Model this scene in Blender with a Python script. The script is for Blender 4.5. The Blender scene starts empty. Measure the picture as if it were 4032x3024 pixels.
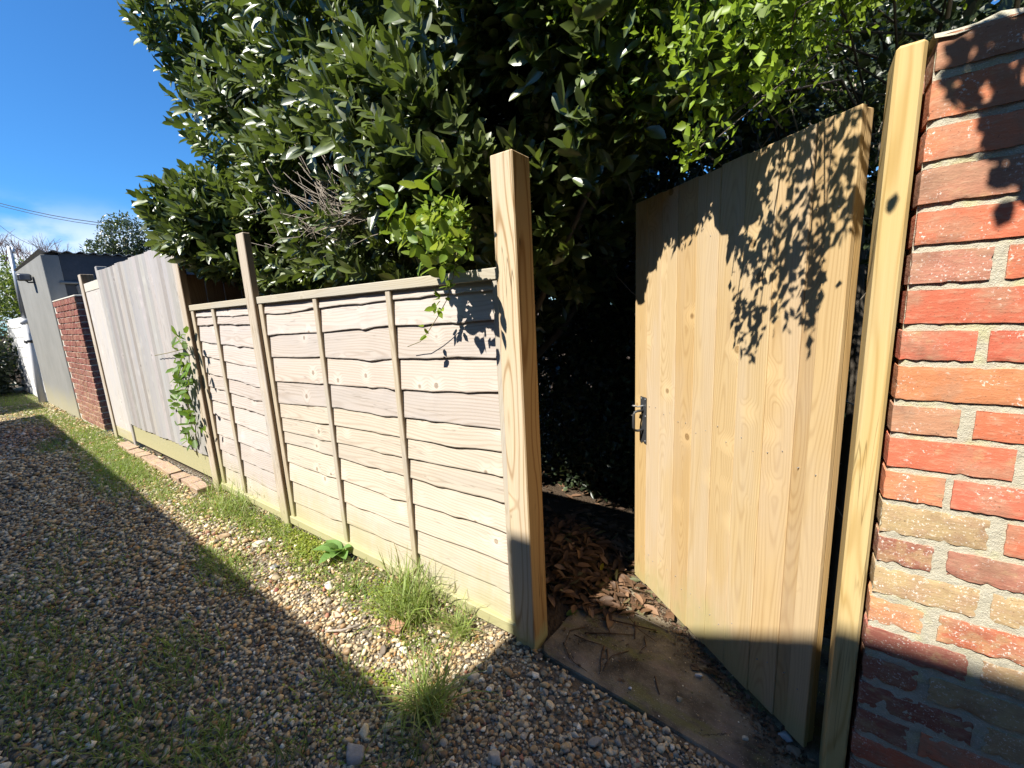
import bpy, math, random
import numpy as np
from mathutils import Vector, Matrix

random.seed(7)
rng = np.random.default_rng(11)
scene = bpy.context.scene
C = scene.collection

# ------------------------------------------------------------------ camera, sky, sun, exposure
FW = Vector((-0.57407, 0.79893, -0.17928))
RT = Vector((0.81639, 0.57525, -0.05074))
CAM_H = 1.385
FOCAL = 1630.65
_p, _r, _y = math.radians(10.32793396), math.radians(-2.91029961), math.radians(35.69598762)
FW = Vector((-math.sin(_y) * math.cos(_p), math.cos(_y) * math.cos(_p), -math.sin(_p)))
_r0 = Vector((math.cos(_y), math.sin(_y), 0))
_u0 = _r0.cross(FW)
RT = math.cos(_r) * _r0 + math.sin(_r) * _u0
UP = -math.sin(_r) * _r0 + math.cos(_r) * _u0
cam_data = bpy.data.cameras.new('camera')
cam = bpy.data.objects.new('camera', cam_data)
C.objects.link(cam)
cam_data.sensor_width = 36
cam_data.lens = 36 * FOCAL / 4032
cam_data.clip_start = 0.02
cam_data.clip_end = 2000
m = Matrix.Identity(4)
for i in range(3):
    m[i][0], m[i][1], m[i][2] = RT[i], UP[i], -FW[i]
m[2][3] = CAM_H
cam.matrix_world = m
scene.camera = cam

SUN_EL = math.radians(50)
SUN_TO = Vector((-0.2297 * math.cos(SUN_EL), -0.9733 * math.cos(SUN_EL), math.sin(SUN_EL)))   # towards the sun
sun_data = bpy.data.lights.new('sun', 'SUN')
sun_data.energy = 5.0
sun_data.angle = math.radians(0.53)
sun_data.color = (1.0, 0.95, 0.86)
sun = bpy.data.objects.new('sun', sun_data)
C.objects.link(sun)
sun.location = (-2, -6, 9)
sun.rotation_euler = (-SUN_TO).to_track_quat('-Z', 'Y').to_euler()

scene.view_settings.view_transform = 'Standard'
scene.view_settings.look = 'None'
scene.view_settings.gamma = 1
scene.view_settings.exposure = 1.0
scene.view_settings.use_curve_mapping = False
scene.cycles.max_bounces = 6
scene.cycles.diffuse_bounces = 2
scene.cycles.transmission_bounces = 3
scene.cycles.use_denoising = True

world = bpy.data.worlds.new('World')
scene.world = world
world.use_nodes = True


# ------------------------------------------------------------------ small node language
class S:
    def __init__(self, b, sock): self.b, self.s = b, sock
    def __add__(self, o): return self.b.math('ADD', self, o)
    def __radd__(self, o): return self.b.math('ADD', o, self)
    def __sub__(self, o): return self.b.math('SUBTRACT', self, o)
    def __rsub__(self, o): return self.b.math('SUBTRACT', o, self)
    def __mul__(self, o): return self.b.math('MULTIPLY', self, o)
    def __rmul__(self, o): return self.b.math('MULTIPLY', o, self)
    def __truediv__(self, o): return self.b.math('DIVIDE', self, o)


class NB:
    def __init__(self, tree):
        self.t = tree; self.n = tree.nodes; self.l = tree.links
    def put(self, sock, v):
        if isinstance(v, S): self.l.new(v.s, sock)
        elif isinstance(v, (tuple, list)) and len(v) == 3 and sock.type == 'RGBA': sock.default_value = (*v, 1)
        else: sock.default_value = v
    def math(self, op, a, b=0.0, c=0.0, clamp=False):
        n = self.n.new('ShaderNodeMath'); n.operation = op; n.use_clamp = clamp
        self.put(n.inputs[0], a); self.put(n.inputs[1], b); self.put(n.inputs[2], c)
        return S(self, n.outputs[0])
    def smooth(self, v, a, b, lo=0.0, hi=1.0):
        n = self.n.new('ShaderNodeMapRange'); n.interpolation_type = 'SMOOTHSTEP'
        self.put(n.inputs[0], v)
        for i, x in ((1, a), (2, b), (3, lo), (4, hi)): self.put(n.inputs[i], x)
        return S(self, n.outputs[0])
    def mix(self, f, a, b, mode='MIX'):
        n = self.n.new('ShaderNodeMix'); n.data_type = 'RGBA'; n.blend_type = mode; n.clamp_factor = True
        self.put(n.inputs[0], f); self.put(n.inputs[6], a); self.put(n.inputs[7], b)
        return S(self, n.outputs[2])
    def comb(self, x, y, z):
        n = self.n.new('ShaderNodeCombineXYZ')
        for i, v in enumerate((x, y, z)): self.put(n.inputs[i], v)
        return S(self, n.outputs[0])
    def sep(self, v):
        n = self.n.new('ShaderNodeSeparateXYZ'); self.put(n.inputs[0], v)
        return [S(self, o) for o in n.outputs]
    def vmath(self, op, a, b):
        n = self.n.new('ShaderNodeVectorMath'); n.operation = op
        self.put(n.inputs[0], a); self.put(n.inputs[1], b)
        return S(self, n.outputs[0])
    def noise(self, v, scale=5.0, detail=2.0, rough=0.5, dist=0.0):
        n = self.n.new('ShaderNodeTexNoise')
        self.put(n.inputs['Vector'], v)
        n.inputs['Scale'].default_value = scale; n.inputs['Detail'].default_value = detail
        n.inputs['Roughness'].default_value = rough; n.inputs['Distortion'].default_value = dist
        return S(self, n.outputs[0])
    def voro(self, v, scale=5.0, feature='F1', rand=1.0, out='Distance'):
        n = self.n.new('ShaderNodeTexVoronoi'); n.feature = feature
        self.put(n.inputs['Vector'], v); n.inputs['Scale'].default_value = scale
        n.inputs['Randomness'].default_value = rand
        return S(self, n.outputs[out])
    def obj(self):
        return S(self, self.n.new('ShaderNodeTexCoord').outputs['Object'])
    def pos(self):
        return S(self, self.n.new('ShaderNodeNewGeometry').outputs['Position'])
    def info(self):
        n = self.n.new('ShaderNodeObjectInfo')
        return S(self, n.outputs['Color']), S(self, n.outputs['Alpha']), S(self, n.outputs['Random'])
    def attr(self, name):
        n = self.n.new('ShaderNodeAttribute'); n.attribute_name = name
        return S(self, n.outputs['Color']), S(self, n.outputs['Alpha'])
    def bump(self, h, strength=0.5, dist=0.01):
        n = self.n.new('ShaderNodeBump'); self.put(n.inputs['Height'], h)
        n.inputs['Strength'].default_value = strength; n.inputs['Distance'].default_value = dist
        return S(self, n.outputs[0])


def material(name):
    mt = bpy.data.materials.new(name); mt.use_nodes = True
    b = NB(mt.node_tree)
    bs = mt.node_tree.nodes['Principled BSDF']
    return mt, b, bs


def out(b, bs, col, rough=0.8, bump=None, spec=0.3):
    b.put(bs.inputs['Base Color'], col)
    b.put(bs.inputs['Roughness'], rough)
    b.put(bs.inputs['Specular IOR Level'], spec)
    if bump is not None: b.l.new(bump.s, bs.inputs['Normal'])


# world: clear sky, thin white cloud low over the far end of the lane
wb = NB(world.node_tree)
bg = world.node_tree.nodes['Background']
sky = world.node_tree.nodes.new('ShaderNodeTexSky')
sky.sky_type = 'NISHITA'
sky.sun_disc = False
sky.sun_elevation = SUN_EL
sky.sun_rotation = math.atan2(SUN_TO.x, SUN_TO.y)
sky.air_density = 1.0
sky.dust_density = 0.25
sky.ozone_density = 2.5
gen = S(wb, world.node_tree.nodes.new('ShaderNodeTexCoord').outputs['Generated'])
gx, gy, gz = wb.sep(gen)
cv = wb.comb(gx * 1.0 + 0.35, gy * 1.0, gz * 2.6)
cl = wb.noise(cv, 4.2, 6, 0.52, 0.2)
band = wb.smooth(gz, 0.0, 0.04) * wb.smooth(gz, 0.11, 0.22, 1.0, 0.0)
cmask = wb.smooth(cl, 0.33, 0.50) * band
deep = wb.mix(1.0, S(wb, sky.outputs[0]), (0.47, 1.08, 1.62), 'MULTIPLY')
skycol = wb.mix(cmask * 0.9, deep, (9.0, 9.6, 10.4))
wb.put(bg.inputs[0], skycol)
bg.inputs[1].default_value = 0.062


# ------------------------------------------------------------------ object helpers
def rec(o, label=None, cat=None, group=None, kind=None):
    if label: o['label'] = label
    if cat: o['category'] = cat
    if group: o['group'] = group
    if kind: o['kind'] = kind
    return o


def thing(name, loc, label, cat, group=None, rz=0.0):
    o = bpy.data.objects.new(name, None); C.objects.link(o)
    o.location = loc; o.rotation_euler = (0, 0, rz)
    o.empty_display_size = 0.1
    return rec(o, label, cat, group)


def mesh_np(name, V, F, mat=None, col=None, smooth=False):
    me = bpy.data.meshes.new(name)
    V = np.asarray(V, np.float32); F = np.asarray(F, np.int32); k = F.shape[1]
    me.vertices.add(len(V)); me.vertices.foreach_set('co', V.ravel())
    me.loops.add(F.size); me.loops.foreach_set('vertex_index', F.ravel())
    me.polygons.add(len(F)); me.polygons.foreach_set('loop_start', np.arange(0, F.size, k, dtype=np.int32))
    if smooth: me.polygons.foreach_set('use_smooth', np.ones(len(F), bool))
    if col is not None:
        a = me.color_attributes.new('tone', 'FLOAT_COLOR', 'POINT')
        c = np.ones((len(V), 4), np.float32); c[:, :3] = col
        a.data.foreach_set('color', c.ravel())
    me.update(calc_edges=True)
    if mat: me.materials.append(mat)
    return me


def mesh_py(name, V, F, mat=None, smooth=False):
    me = bpy.data.meshes.new(name); me.from_pydata([tuple(v) for v in V], [], F); me.update()
    if mat: me.materials.append(mat)
    if smooth: me.polygons.foreach_set('use_smooth', np.ones(len(me.polygons), bool))
    return me


def put(name, me, loc=(0, 0, 0), parent=None, rot=(0, 0, 0), color=None, scale=None):
    """link one object; loc is in the parent's own frame offset when the parent is unrotated"""
    o = bpy.data.objects.new(name, me); C.objects.link(o)
    loc = Vector(loc)
    if parent is not None:
        o.parent = parent
        p = parent
        while p is not None and not p.get('_local'):
            loc = loc - p.location; p = p.parent
    o.location = loc; o.rotation_euler = rot
    if scale: o.scale = scale
    if color: o.color = color
    return o


def box_data(sx, sy, sz, c=0.003, jit=0.0):
    """chamfered box centred on the origin, 24 vertices"""
    hx, hy, hz = sx / 2, sy / 2, sz / 2
    c = min(c, hx * .6, hy * .6, hz * .6)
    V = []; idx = {}
    for ix in (-1, 1):
        for iy in (-1, 1):
            for iz in (-1, 1):
                for k in range(3):
                    v = [ix * (hx - c), iy * (hy - c), iz * (hz - c)]
                    v[k] = (ix * hx, iy * hy, iz * hz)[k]
                    idx[(ix, iy, iz, k)] = len(V)
                    V.append([q + random.uniform(-jit, jit) for q in v])
    F = []
    for k in range(3):
        a, b_ = [(1, 2), (2, 0), (0, 1)][k]
        for s in (-1, 1):
            f = []
            for (p, q) in ((-1, -1), (1, -1), (1, 1), (-1, 1)):
                t = [0, 0, 0]; t[k] = s; t[a] = p; t[b_] = q
                f.append(idx[(*t, k)])
            F.append(f if s > 0 else f[::-1])
    for k in range(3):
        a, b_ = [(1, 2), (2, 0), (0, 1)][k]
        for p in (-1, 1):
            for q in (-1, 1):
                t0 = [0, 0, 0]; t1 = [0, 0, 0]
                t0[a] = t1[a] = p; t0[b_] = t1[b_] = q; t0[k] = -1; t1[k] = 1
                f = [idx[(*t0, a)], idx[(*t1, a)], idx[(*t1, b_)], idx[(*t0, b_)]]
                F.append(f if p * q > 0 else f[::-1])
    for ix in (-1, 1):
        for iy in (-1, 1):
            for iz in (-1, 1):
                f = [idx[(ix, iy, iz, k)] for k in range(3)]
                F.append(f if ix * iy * iz > 0 else f[::-1])
    return V, F


def box(name, x0, x1, y0, y1, z0, z1, mat, parent=None, c=0.003, color=None, rot=(0, 0, 0), jit=0.0):
    V, F = box_data(x1 - x0, y1 - y0, z1 - z0, c, jit)
    return put(name, mesh_py(name, V, F, mat), ((x0 + x1) / 2, (y0 + y1) / 2, (z0 + z1) / 2), parent, rot, color)


def tube_data(pts, radii, n=6):
    pts = [Vector(p) for p in pts]; V = []; F = []
    if not isinstance(radii, (list, tuple)): radii = [radii] * len(pts)
    up = Vector((0.13, 0.21, 0.97))
    for i, p in enumerate(pts):
        d = (pts[min(i + 1, len(pts) - 1)] - pts[max(i - 1, 0)]).normalized()
        a = d.cross(up)
        if a.length < 1e-3: a = d.cross(Vector((1, 0, 0)))
        a.normalize(); b_ = d.cross(a)
        for k in range(n):
            t = 2 * math.pi * k / n
            V.append(p + radii[i] * (math.cos(t) * a + math.sin(t) * b_))
    for i in range(len(pts) - 1):
        for k in range(n):
            k2 = (k + 1) % n
            F.append([i * n + k, i * n + k2, (i + 1) * n + k2, (i + 1) * n + k])
    F.append(list(range(n))[::-1]); F.append([(len(pts) - 1) * n + k for k in range(n)])
    return V, F


def tube(name, pts, radii, mat, parent=None, n=6, smooth=True, color=None):
    base = Vector(pts[0])
    V, F = tube_data([Vector(p) - base for p in pts], radii, n)
    return put(name, mesh_py(name, V, F, mat, smooth), base, parent, color=color)


def joinmesh(parts):
    V = []; F = []
    for v, f in parts:
        o = len(V); V += [tuple(q) for q in v]; F += [[i + o for i in ff] for ff in f]
    return V, F


def project(P):
    """pixel of the photograph for world points (N,3): used to leave out what no one could see"""
    P = np.asarray(P, float) - np.array([0, 0, CAM_H])
    z = P @ np.array(FW); zz = np.where(z > 1e-3, z, 1e-3)
    return 2016 + FOCAL * (P @ np.array(RT)) / zz, 1512 - FOCAL * (P @ np.array(UP)) / zz, z


# ------------------------------------------------------------------ materials
def wood(name, axis, light, dark, grey=(0.42, 0.40, 0.37), weather=0.3, algae=0.0, az=(0.05, 0.35), ring=0.0075, contrast=0.5, knots=1.0, rough=0.75, power=2.6, kd_=0.24, side_shade=None, crack=0.0):
    mt, b, bs = material(name)
    x, y, z = b.sep(b.obj())
    tint, alpha, rnd = b.info()
    if axis == 'z': a, u, w = z, x, y
    elif axis == 'x': a, u, w = x, z, y
    else: a, u, w = y, z, x
    ao = a + rnd * 23.7
    slow = b.noise(b.comb(ao * 0.9, rnd * 31.0, 0.0), 1.0, 1.0)
    slow2 = b.noise(b.comb(ao * 1.1, rnd * 17.0 + 5.0, 3.0), 1.0, 1.0)
    uu = u + (slow - 0.5) * 0.10 + (rnd - 0.5) * 0.06
    dd = w + (slow2 - 0.35) * 0.16
    r = b.math('SQRT', uu * uu + dd * dd)
    kv = b.comb(u * 7.0 + rnd * 41.0, ao * 7.0, w * 2.0)
    kd = b.voro(kv, 1.0)
    kc = b.sep(b.voro(kv, 1.0, out='Color'))[0]
    ksel = b.smooth(kc, kd_, kd_ + 0.01, 1.0, 0.0)
    kn = b.noise(b.comb(u * 30.0, ao * 14.0, rnd * 9.0), 1.0, 2.0)
    kd2 = kd + (kn - 0.5) * 0.05
    km = b.smooth(kd2, 0.075, 0.115, 1.0, 0.0) * knots * ksel
    halo = b.smooth(kd2, 0.06, 0.42, 1.0, 0.0) * knots * ksel
    wob = b.noise(b.comb(u * 18.0, ao * 2.4, rnd * 13.0), 1.0, 2.0)
    ph = (r + halo * 0.02 + (wob - 0.5) * 0.016) * (6.2832 / ring)
    s = b.math('SINE', ph) * 0.5 + 0.5
    ringl = b.math('POWER', s, power)
    fib = b.noise(b.comb(u * 240.0, ao * 3.5, w * 240.0 + rnd * 50.0), 1.0, 3.0, 0.6)
    streak = b.noise(b.comb(u * 60.0, ao * 1.6, w * 60.0 + rnd * 20.0), 1.0, 2.0)
    big = b.noise(b.comb(u * 7.0, ao * 1.3, w * 7.0 + rnd * 11.0), 1.0, 3.0, 0.6)
    col = b.mix(ringl * contrast + (streak - 0.5) * 0.35, light, dark)
    col = b.mix(b.smooth(big, 0.42, 0.66) * weather, col, grey)
    col = b.mix(b.math('ADD', (fib - 0.5) * 0.55, 0.18, clamp=True), col, dark)
    col = b.mix(halo * 0.40, col, tuple(min(1, q * 1.25) for q in light))
    kcol = b.mix(b.math('SINE', kd * 160.0) * 0.5 + 0.5, tuple(q * .55 for q in dark), tuple(q * .95 for q in dark))
    col = b.mix(km * 0.8, col, kcol)
    col = b.mix(1.0, col, tint, 'MULTIPLY')
    if crack > 0:
        c1 = b.noise(b.comb(u * 34.0 + rnd * 60.0, ao * 1.1, w * 34.0), 1.0, 2.0, 0.5)
        cm = b.noise(b.comb(u * 12.0, ao * 1.7 + 9.0, w * 12.0), 1.0, 1.0)
        ck = b.smooth(b.math('ABSOLUTE', c1 - 0.5), 0.0, 0.014, 1.0, 0.0) * b.smooth(cm, 0.48, 0.58)
        col = b.mix(ck * crack * 0.8, col, tuple(.28 * q for q in dark))
    if side_shade:
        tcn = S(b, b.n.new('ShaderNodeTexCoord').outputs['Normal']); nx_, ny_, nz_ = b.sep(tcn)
        col = b.mix(b.smooth(b.math('ABSOLUTE', nx_), 0.6, 0.8), col, b.mix(1.0, col, side_shade, 'MULTIPLY'))  # side faces' shade put into the colour, with browner less bleached wood
    if algae > 0:
        px, py, pz = b.sep(b.pos())
        an = b.noise(b.comb(px * 3.5, py * 3.5, pz * 3.5), 1.0, 4.0, 0.65)
        af = b.noise(b.comb(px * 22.0, py * 22.0, pz * 6.0), 1.0, 3.0)
        am = b.smooth(pz + (an - 0.5) * 0.55 + (af - .5) * 0.25, az[0], az[1], 1.0, 0.0) * algae
        col = b.mix(am, col, (0.36, 0.34, 0.15), 'MIX')
    h = ringl * -0.35 + fib * 0.5 + km * 0.6
    out(b, bs, col, rough, b.bump(h, 0.25, 0.0016), 0.25)
    return mt


W_SLAT = wood('weathered_slat_wood', 'x', (0.55, 0.50, 0.445), (0.32, 0.255, 0.195), (0.50, 0.475, 0.45), 0.6, 0.55, (0.0, 0.36), 0.013, 0.46, kd_=0.36, crack=0.45)
W_BATTEN = wood('batten_wood', 'z', (0.50, 0.43, 0.32), (0.30, 0.23, 0.15), (0.44, 0.42, 0.38), 0.6, 0.7, (0.0, 0.4), 0.008, 0.5, 0.3, side_shade=(0.6, 0.5, 0.38))
W_RAIL = wood('rail_wood', 'x', (0.48, 0.43, 0.33), (0.32, 0.26, 0.175), (0.42, 0.40, 0.36), 0.5, 0.5, (0.03, 0.2), 0.008, 0.45, 0.4)
W_POST = wood('post_wood', 'z', (0.60, 0.49, 0.33), (0.33, 0.21, 0.10), (0.52, 0.46, 0.38), 0.35, 0.75, (0.0, 0.16), 0.019, 0.95, 0.8, power=6.0, side_shade=(0.72, 0.54, 0.30), crack=1.0)
W_GREYPOST = wood('grey_post_wood', 'z', (0.52, 0.45, 0.36), (0.33, 0.26, 0.18), (0.50, 0.48, 0.46), 0.75, 0.6, (0.0, 0.3), 0.014, 0.8, 0.6, power=5.0, side_shade=(0.50, 0.38, 0.26), crack=0.9)
W_GATE = wood('new_gate_wood', 'z', (0.55, 0.40, 0.205), (0.33, 0.20, 0.08), (0.53, 0.43, 0.31), 0.45, 0.55, (0.04, 0.26), 0.0070, 0.42, 1.0, kd_=0.5)
W_GPOST = wood('gate_post_wood', 'z', (0.60, 0.44, 0.19), (0.40, 0.25, 0.07), (0.54, 0.44, 0.26), 0.4, 0.4, (0.0, 0.35), 0.012, 0.75, 0.6, power=4.0, crack=0.7)
W_SILVER = wood('silvered_board_wood', 'z', (0.42, 0.395, 0.365), (0.25, 0.23, 0.21), (0.37, 0.36, 0.36), 0.8, 0.0, (0, 1), 0.008, 0.45, 0.9, kd_=0.4, crack=0.5)
W_GRAVELB = wood('algae_board_wood', 'x', (0.42, 0.385, 0.28), (0.28, 0.255, 0.15), (0.4, 0.37, 0.26), 0.5, 0.5, (0.22, 0.5), 0.009, 0.4, 0.5)


def brick_mat(name):
    mt, b, bs = material(name)
    o = b.obj(); tint, alpha, rnd = b.info()
    v = b.vmath('ADD', o, b.comb(rnd * 19.0, rnd * 7.0, rnd * 13.0))
    vx, vy, vz = b.sep(v)
    n1 = b.noise(v, 14.0, 4.0, 0.6)
    n2 = b.noise(b.comb(vx * 40.0, vy * 40.0, vz * 130.0), 1.0, 3.0, 0.65)
    n3 = b.noise(v, 260.0, 2.0)
    col = b.mix(b.smooth(n1, 0.45, 0.66) * 0.6, tint, (0.36, 0.22, 0.14))
    col = b.mix(b.smooth(n2, 0.50, 0.68) * 0.35, col, (0.52, 0.34, 0.22))
    sp = b.noise(v, 190.0, 3.0, 0.7)
    spm = b.noise(v, 20.0, 2.0)
    inv = 1.0 - alpha
    white = b.smooth(sp, 0.57, 0.66) * b.smooth(spm + inv * 0.45, 0.50, 0.70)
    col = b.mix(white * 0.85, col, (0.78, 0.74, 0.66))
    lich = b.smooth(b.noise(v, 30.0, 4.0, 0.6) + inv * 0.25, 0.60, 0.75)
    col = b.mix(lich * 0.45, col, (0.46, 0.34, 0.17))
    soot = b.smooth(b.noise(v, 9.0, 4.0, 0.65), 0.52, 0.72)
    col = b.mix(soot * 0.45, col, (0.17, 0.085, 0.06))
    edge = b.smooth(b.noise(v, 75.0, 3.0, 0.7), 0.60, 0.72)
    col = b.mix(edge * 0.35, col, (0.60, 0.40, 0.28))
    pit = b.smooth(n3, 0.66, 0.74)
    col = b.mix(pit * 0.6, col, (0.10, 0.05, 0.035))
    h = n2 * 0.7 + n3 * 0.3 + n1 * 0.6
    out(b, bs, col, 0.9, b.bump(h, 0.45, 0.004), 0.15)
    return mt


BRICK = brick_mat('clay_brick')


def mortar_mat(name, c1, c2):
    mt, b, bs = material(name)
    p = b.pos()
    n = b.noise(p, 60.0, 4.0, 0.7); g = b.noise(p, 420.0, 2.0); l = b.noise(p, 16.0, 3.0)
    col = b.mix(n, c1, c2)
    col = b.mix(b.smooth(l, 0.55, 0.72) * 0.5, col, (0.46, 0.44, 0.20))
    col = b.mix(b.smooth(g, 0.60, 0.70) * 0.5, col, (0.75, 0.72, 0.64))
    out(b, bs, col, 0.95, b.bump(n * 0.8 + g * 0.4, 0.8, 0.006), 0.1)
    return mt


MORTAR = mortar_mat('lime_mortar', (0.32, 0.295, 0.22), (0.56, 0.515, 0.40))
MORTAR_PALE = mortar_mat('pale_mortar', (0.48, 0.45, 0.38), (0.62, 0.59, 0.52))


def render_mat():
    mt, b, bs = material('cement_render')
    x, y, z = b.sep(b.pos())
    n = b.noise(b.comb(x * 1.5, y * 1.5, z * 0.9), 2.0, 5.0, 0.65)
    st = b.noise(b.comb(x * 9.0, y * 9.0, z * 0.7), 1.0, 3.0, 0.6)
    f = b.noise(b.comb(x, y, z), 90.0, 3.0, 0.7)
    col = b.mix(n, (0.17, 0.17, 0.16), (0.31, 0.305, 0.285))
    col = b.mix(b.smooth(st, 0.55, 0.75) * 0.4, col, (0.24, 0.23, 0.19))
    base = b.smooth(z + (n - 0.5) * 0.5, 0.1, 0.5, 1.0, 0.0)
    col = b.mix(base * 0.6, col, (0.40, 0.36, 0.22))
    out(b, bs, col, 0.95, b.bump(f * 0.6 + n, 0.5, 0.01), 0.1)
    return mt


RENDER = render_mat()


def plain(name, c1, c2, scale=8.0, rough=0.6, bump=0.2, spec=0.3, metal=0.0):
    mt, b, bs = material(name)
    o = b.obj(); n = b.noise(o, scale, 4.0, 0.6); f = b.noise(o, scale * 12, 2.0)
    col = b.mix(b.math('ADD', n, (f - 0.5) * 0.4, clamp=True), c1, c2)
    out(b, bs, col, rough, b.bump(n + f * 0.5, bump, 0.004), spec)
    bs.inputs['Metallic'].default_value = metal
    return mt


DARKWALL = plain('dark_render', (0.035, 0.04, 0.05), (0.09, 0.10, 0.115), 3.0, 0.9, 0.5)  # side wall render, much darker than the front wall's
RUBBLE = plain('rubble_stone', (0.10, 0.10, 0.10), (0.26, 0.26, 0.25), 7.0, 0.95, 0.8)
ROOFSHEET = plain('grey_fibre_cement', (0.20, 0.20, 0.20), (0.36, 0.35, 0.33), 4.0, 0.9, 0.4)
WHITEBLOCK = plain('whitewashed_block', (0.56, 0.56, 0.55), (0.74, 0.74, 0.73), 5.0, 0.9, 0.5)
PLASTIC = plain('white_plastic', (0.70, 0.70, 0.70), (0.80, 0.80, 0.80), 3.0, 0.4, 0.05)
GALV = plain('galvanised_steel', (0.34, 0.35, 0.36), (0.48, 0.49, 0.50), 9.0, 0.45, 0.1, 0.5, 0.6)
BLACKIRON = plain('black_iron', (0.022, 0.023, 0.026), (0.06, 0.062, 0.066), 40.0, 0.42, 0.5, 0.5)
CABLE = plain('cable_black', (0.02, 0.02, 0.02), (0.03, 0.03, 0.03), 3.0, 0.6, 0.0)
GARAGE = plain('brown_garage_brick', (0.10, 0.06, 0.045), (0.16, 0.10, 0.075), 4.0, 0.9, 0.3)
GLASSM, _b, _bs = material('lamp_glass')
out(_b, _bs, (0.10, 0.12, 0.16), 0.08, None, 0.6)
BARK = plain('grey_bark', (0.06, 0.05, 0.04), (0.13, 0.11, 0.085), 30.0, 0.9, 0.8)
PALESTEM = plain('pale_dead_stem', (0.26, 0.21, 0.16), (0.46, 0.40, 0.33), 60.0, 0.85, 0.3)
GREENSTEM = plain('green_stem', (0.16, 0.12, 0.05), (0.24, 0.22, 0.08), 40.0, 0.8, 0.3)
TWIG = plain('dry_twig', (0.05, 0.03, 0.02), (0.14, 0.085, 0.05), 60.0, 0.9, 0.4)
STONE = None


def leaf_mat(name, rough, trans, back=1.5, spec=0.5, sat=(1, 1, 1)):
    mt, b, bs = material(name)
    col, _ = b.attr('tone')
    g = b.n.new('ShaderNodeNewGeometry')
    bf = S(b, g.outputs['Backfacing'])
    n = b.noise(b.pos(), 300.0, 2.0)
    c = b.mix((n - 0.3) * 0.5, col, tuple(0.06 * q for q in sat))
    cb = b.mix(0.45, c, (0.15, 0.20, 0.09))
    c = b.mix(bf, c, cb)
    out(b, bs, c, rough, None, spec)
    tr = b.n.new('ShaderNodeBsdfTranslucent')
    tc = b.mix(0.75, col, (0.35, 0.50, 0.03), 'MIX')
    b.put(tr.inputs[0], b.mix(0.45, col, tc))
    mx = b.n.new('ShaderNodeMixShader'); mx.inputs[0].default_value = trans
    b.l.new(bs.outputs[0], mx.inputs[1]); b.l.new(tr.outputs[0], mx.inputs[2])
    b.l.new(mx.outputs[0], mt.node_tree.nodes['Material Output'].inputs[0])
    return mt


LAUREL = leaf_mat('glossy_laurel_leaf', 0.36, 0.18, spec=0.85)
SOFTLEAF = leaf_mat('soft_bright_leaf', 0.45, 0.38, spec=0.4)
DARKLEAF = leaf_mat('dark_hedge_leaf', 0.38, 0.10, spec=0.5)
DEADLEAF = leaf_mat('dead_leaf', 0.6, 0.05, spec=0.3)
GRASSM = leaf_mat('grass_blade', 0.5, 0.35, spec=0.3)


def pebble_mat():
    mt, b, bs = material('flint_pebble')
    col, _ = b.attr('tone')
    n = b.noise(b.pos(), 220.0, 4.0, 0.65); n2 = b.noise(b.pos(), 60.0, 2.0)
    c = b.mix(b.smooth(n, 0.40, 0.75) * 0.55, col, (0.23, 0.17, 0.10))
    c = b.mix(b.smooth(n2, 0.58, 0.75) * 0.4, c, (0.66, 0.60, 0.48))
    out(b, bs, c, 0.72, b.bump(n, 0.4, 0.003), 0.3)
    return mt


PEBBLE = pebble_mat()


def stone_mat():
    mt, b, bs = material('loose_stone')
    tint, alpha, rnd = b.info()
    n = b.noise(b.pos(), 90.0, 4.0, 0.65); n2 = b.noise(b.pos(), 22.0, 3.0)
    c = b.mix(b.smooth(n, 0.40, 0.75) * 0.5, tint, (0.25, 0.19, 0.12))
    c = b.mix(b.smooth(n2, 0.55, 0.75) * 0.35, c, (0.62, 0.58, 0.50))
    out(b, bs, c, 0.85, b.bump(n, 0.5, 0.004), 0.2)
    return mt


STONE = stone_mat()


def soil_mat():
    mt, b, bs = material('gravelly_soil')
    x, y, z = b.sep(b.pos())
    p = b.comb(x, y, 0.0)
    cell = b.voro(p, 62.0, out='Color'); cd = b.voro(p, 62.0)
    n = b.noise(p, 3.0, 4.0, 0.6); f = b.noise(p, 200.0, 3.0)
    cr, cg, cbx = b.sep(cell)
    peb = b.mix(cr, (0.20, 0.14, 0.085), (0.60, 0.52, 0.38))
    peb = b.mix(b.smooth(cg, 0.75, 0.9), peb, (0.70, 0.66, 0.58))
    peb = b.mix(b.smooth(cd, 0.25, 0.62), peb, (0.055, 0.042, 0.03))
    garden = b.smooth(y, 1.24, 1.30, 1.0, 0.0)
    soil = b.mix(garden, (0.07, 0.05, 0.034), b.mix(n, (0.13, 0.10, 0.068), (0.26, 0.21, 0.145)))
    far = b.smooth(x, -4.5, -2.2, 1.0, 0.0)
    col = b.mix((far * 0.45 + 0.45) * garden, soil, peb)
    mossn = b.noise(p, 1.3, 5.0, 0.65)
    moss = b.smooth(mossn, 0.56, 0.66) * garden
    col = b.mix(moss * 0.5, col, (0.13, 0.15, 0.035))
    out(b, bs, col, 0.95, b.bump(cd * -1.0 + f * 0.3, 0.8, 0.012), 0.1)
    return mt


SOIL = soil_mat()


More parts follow.
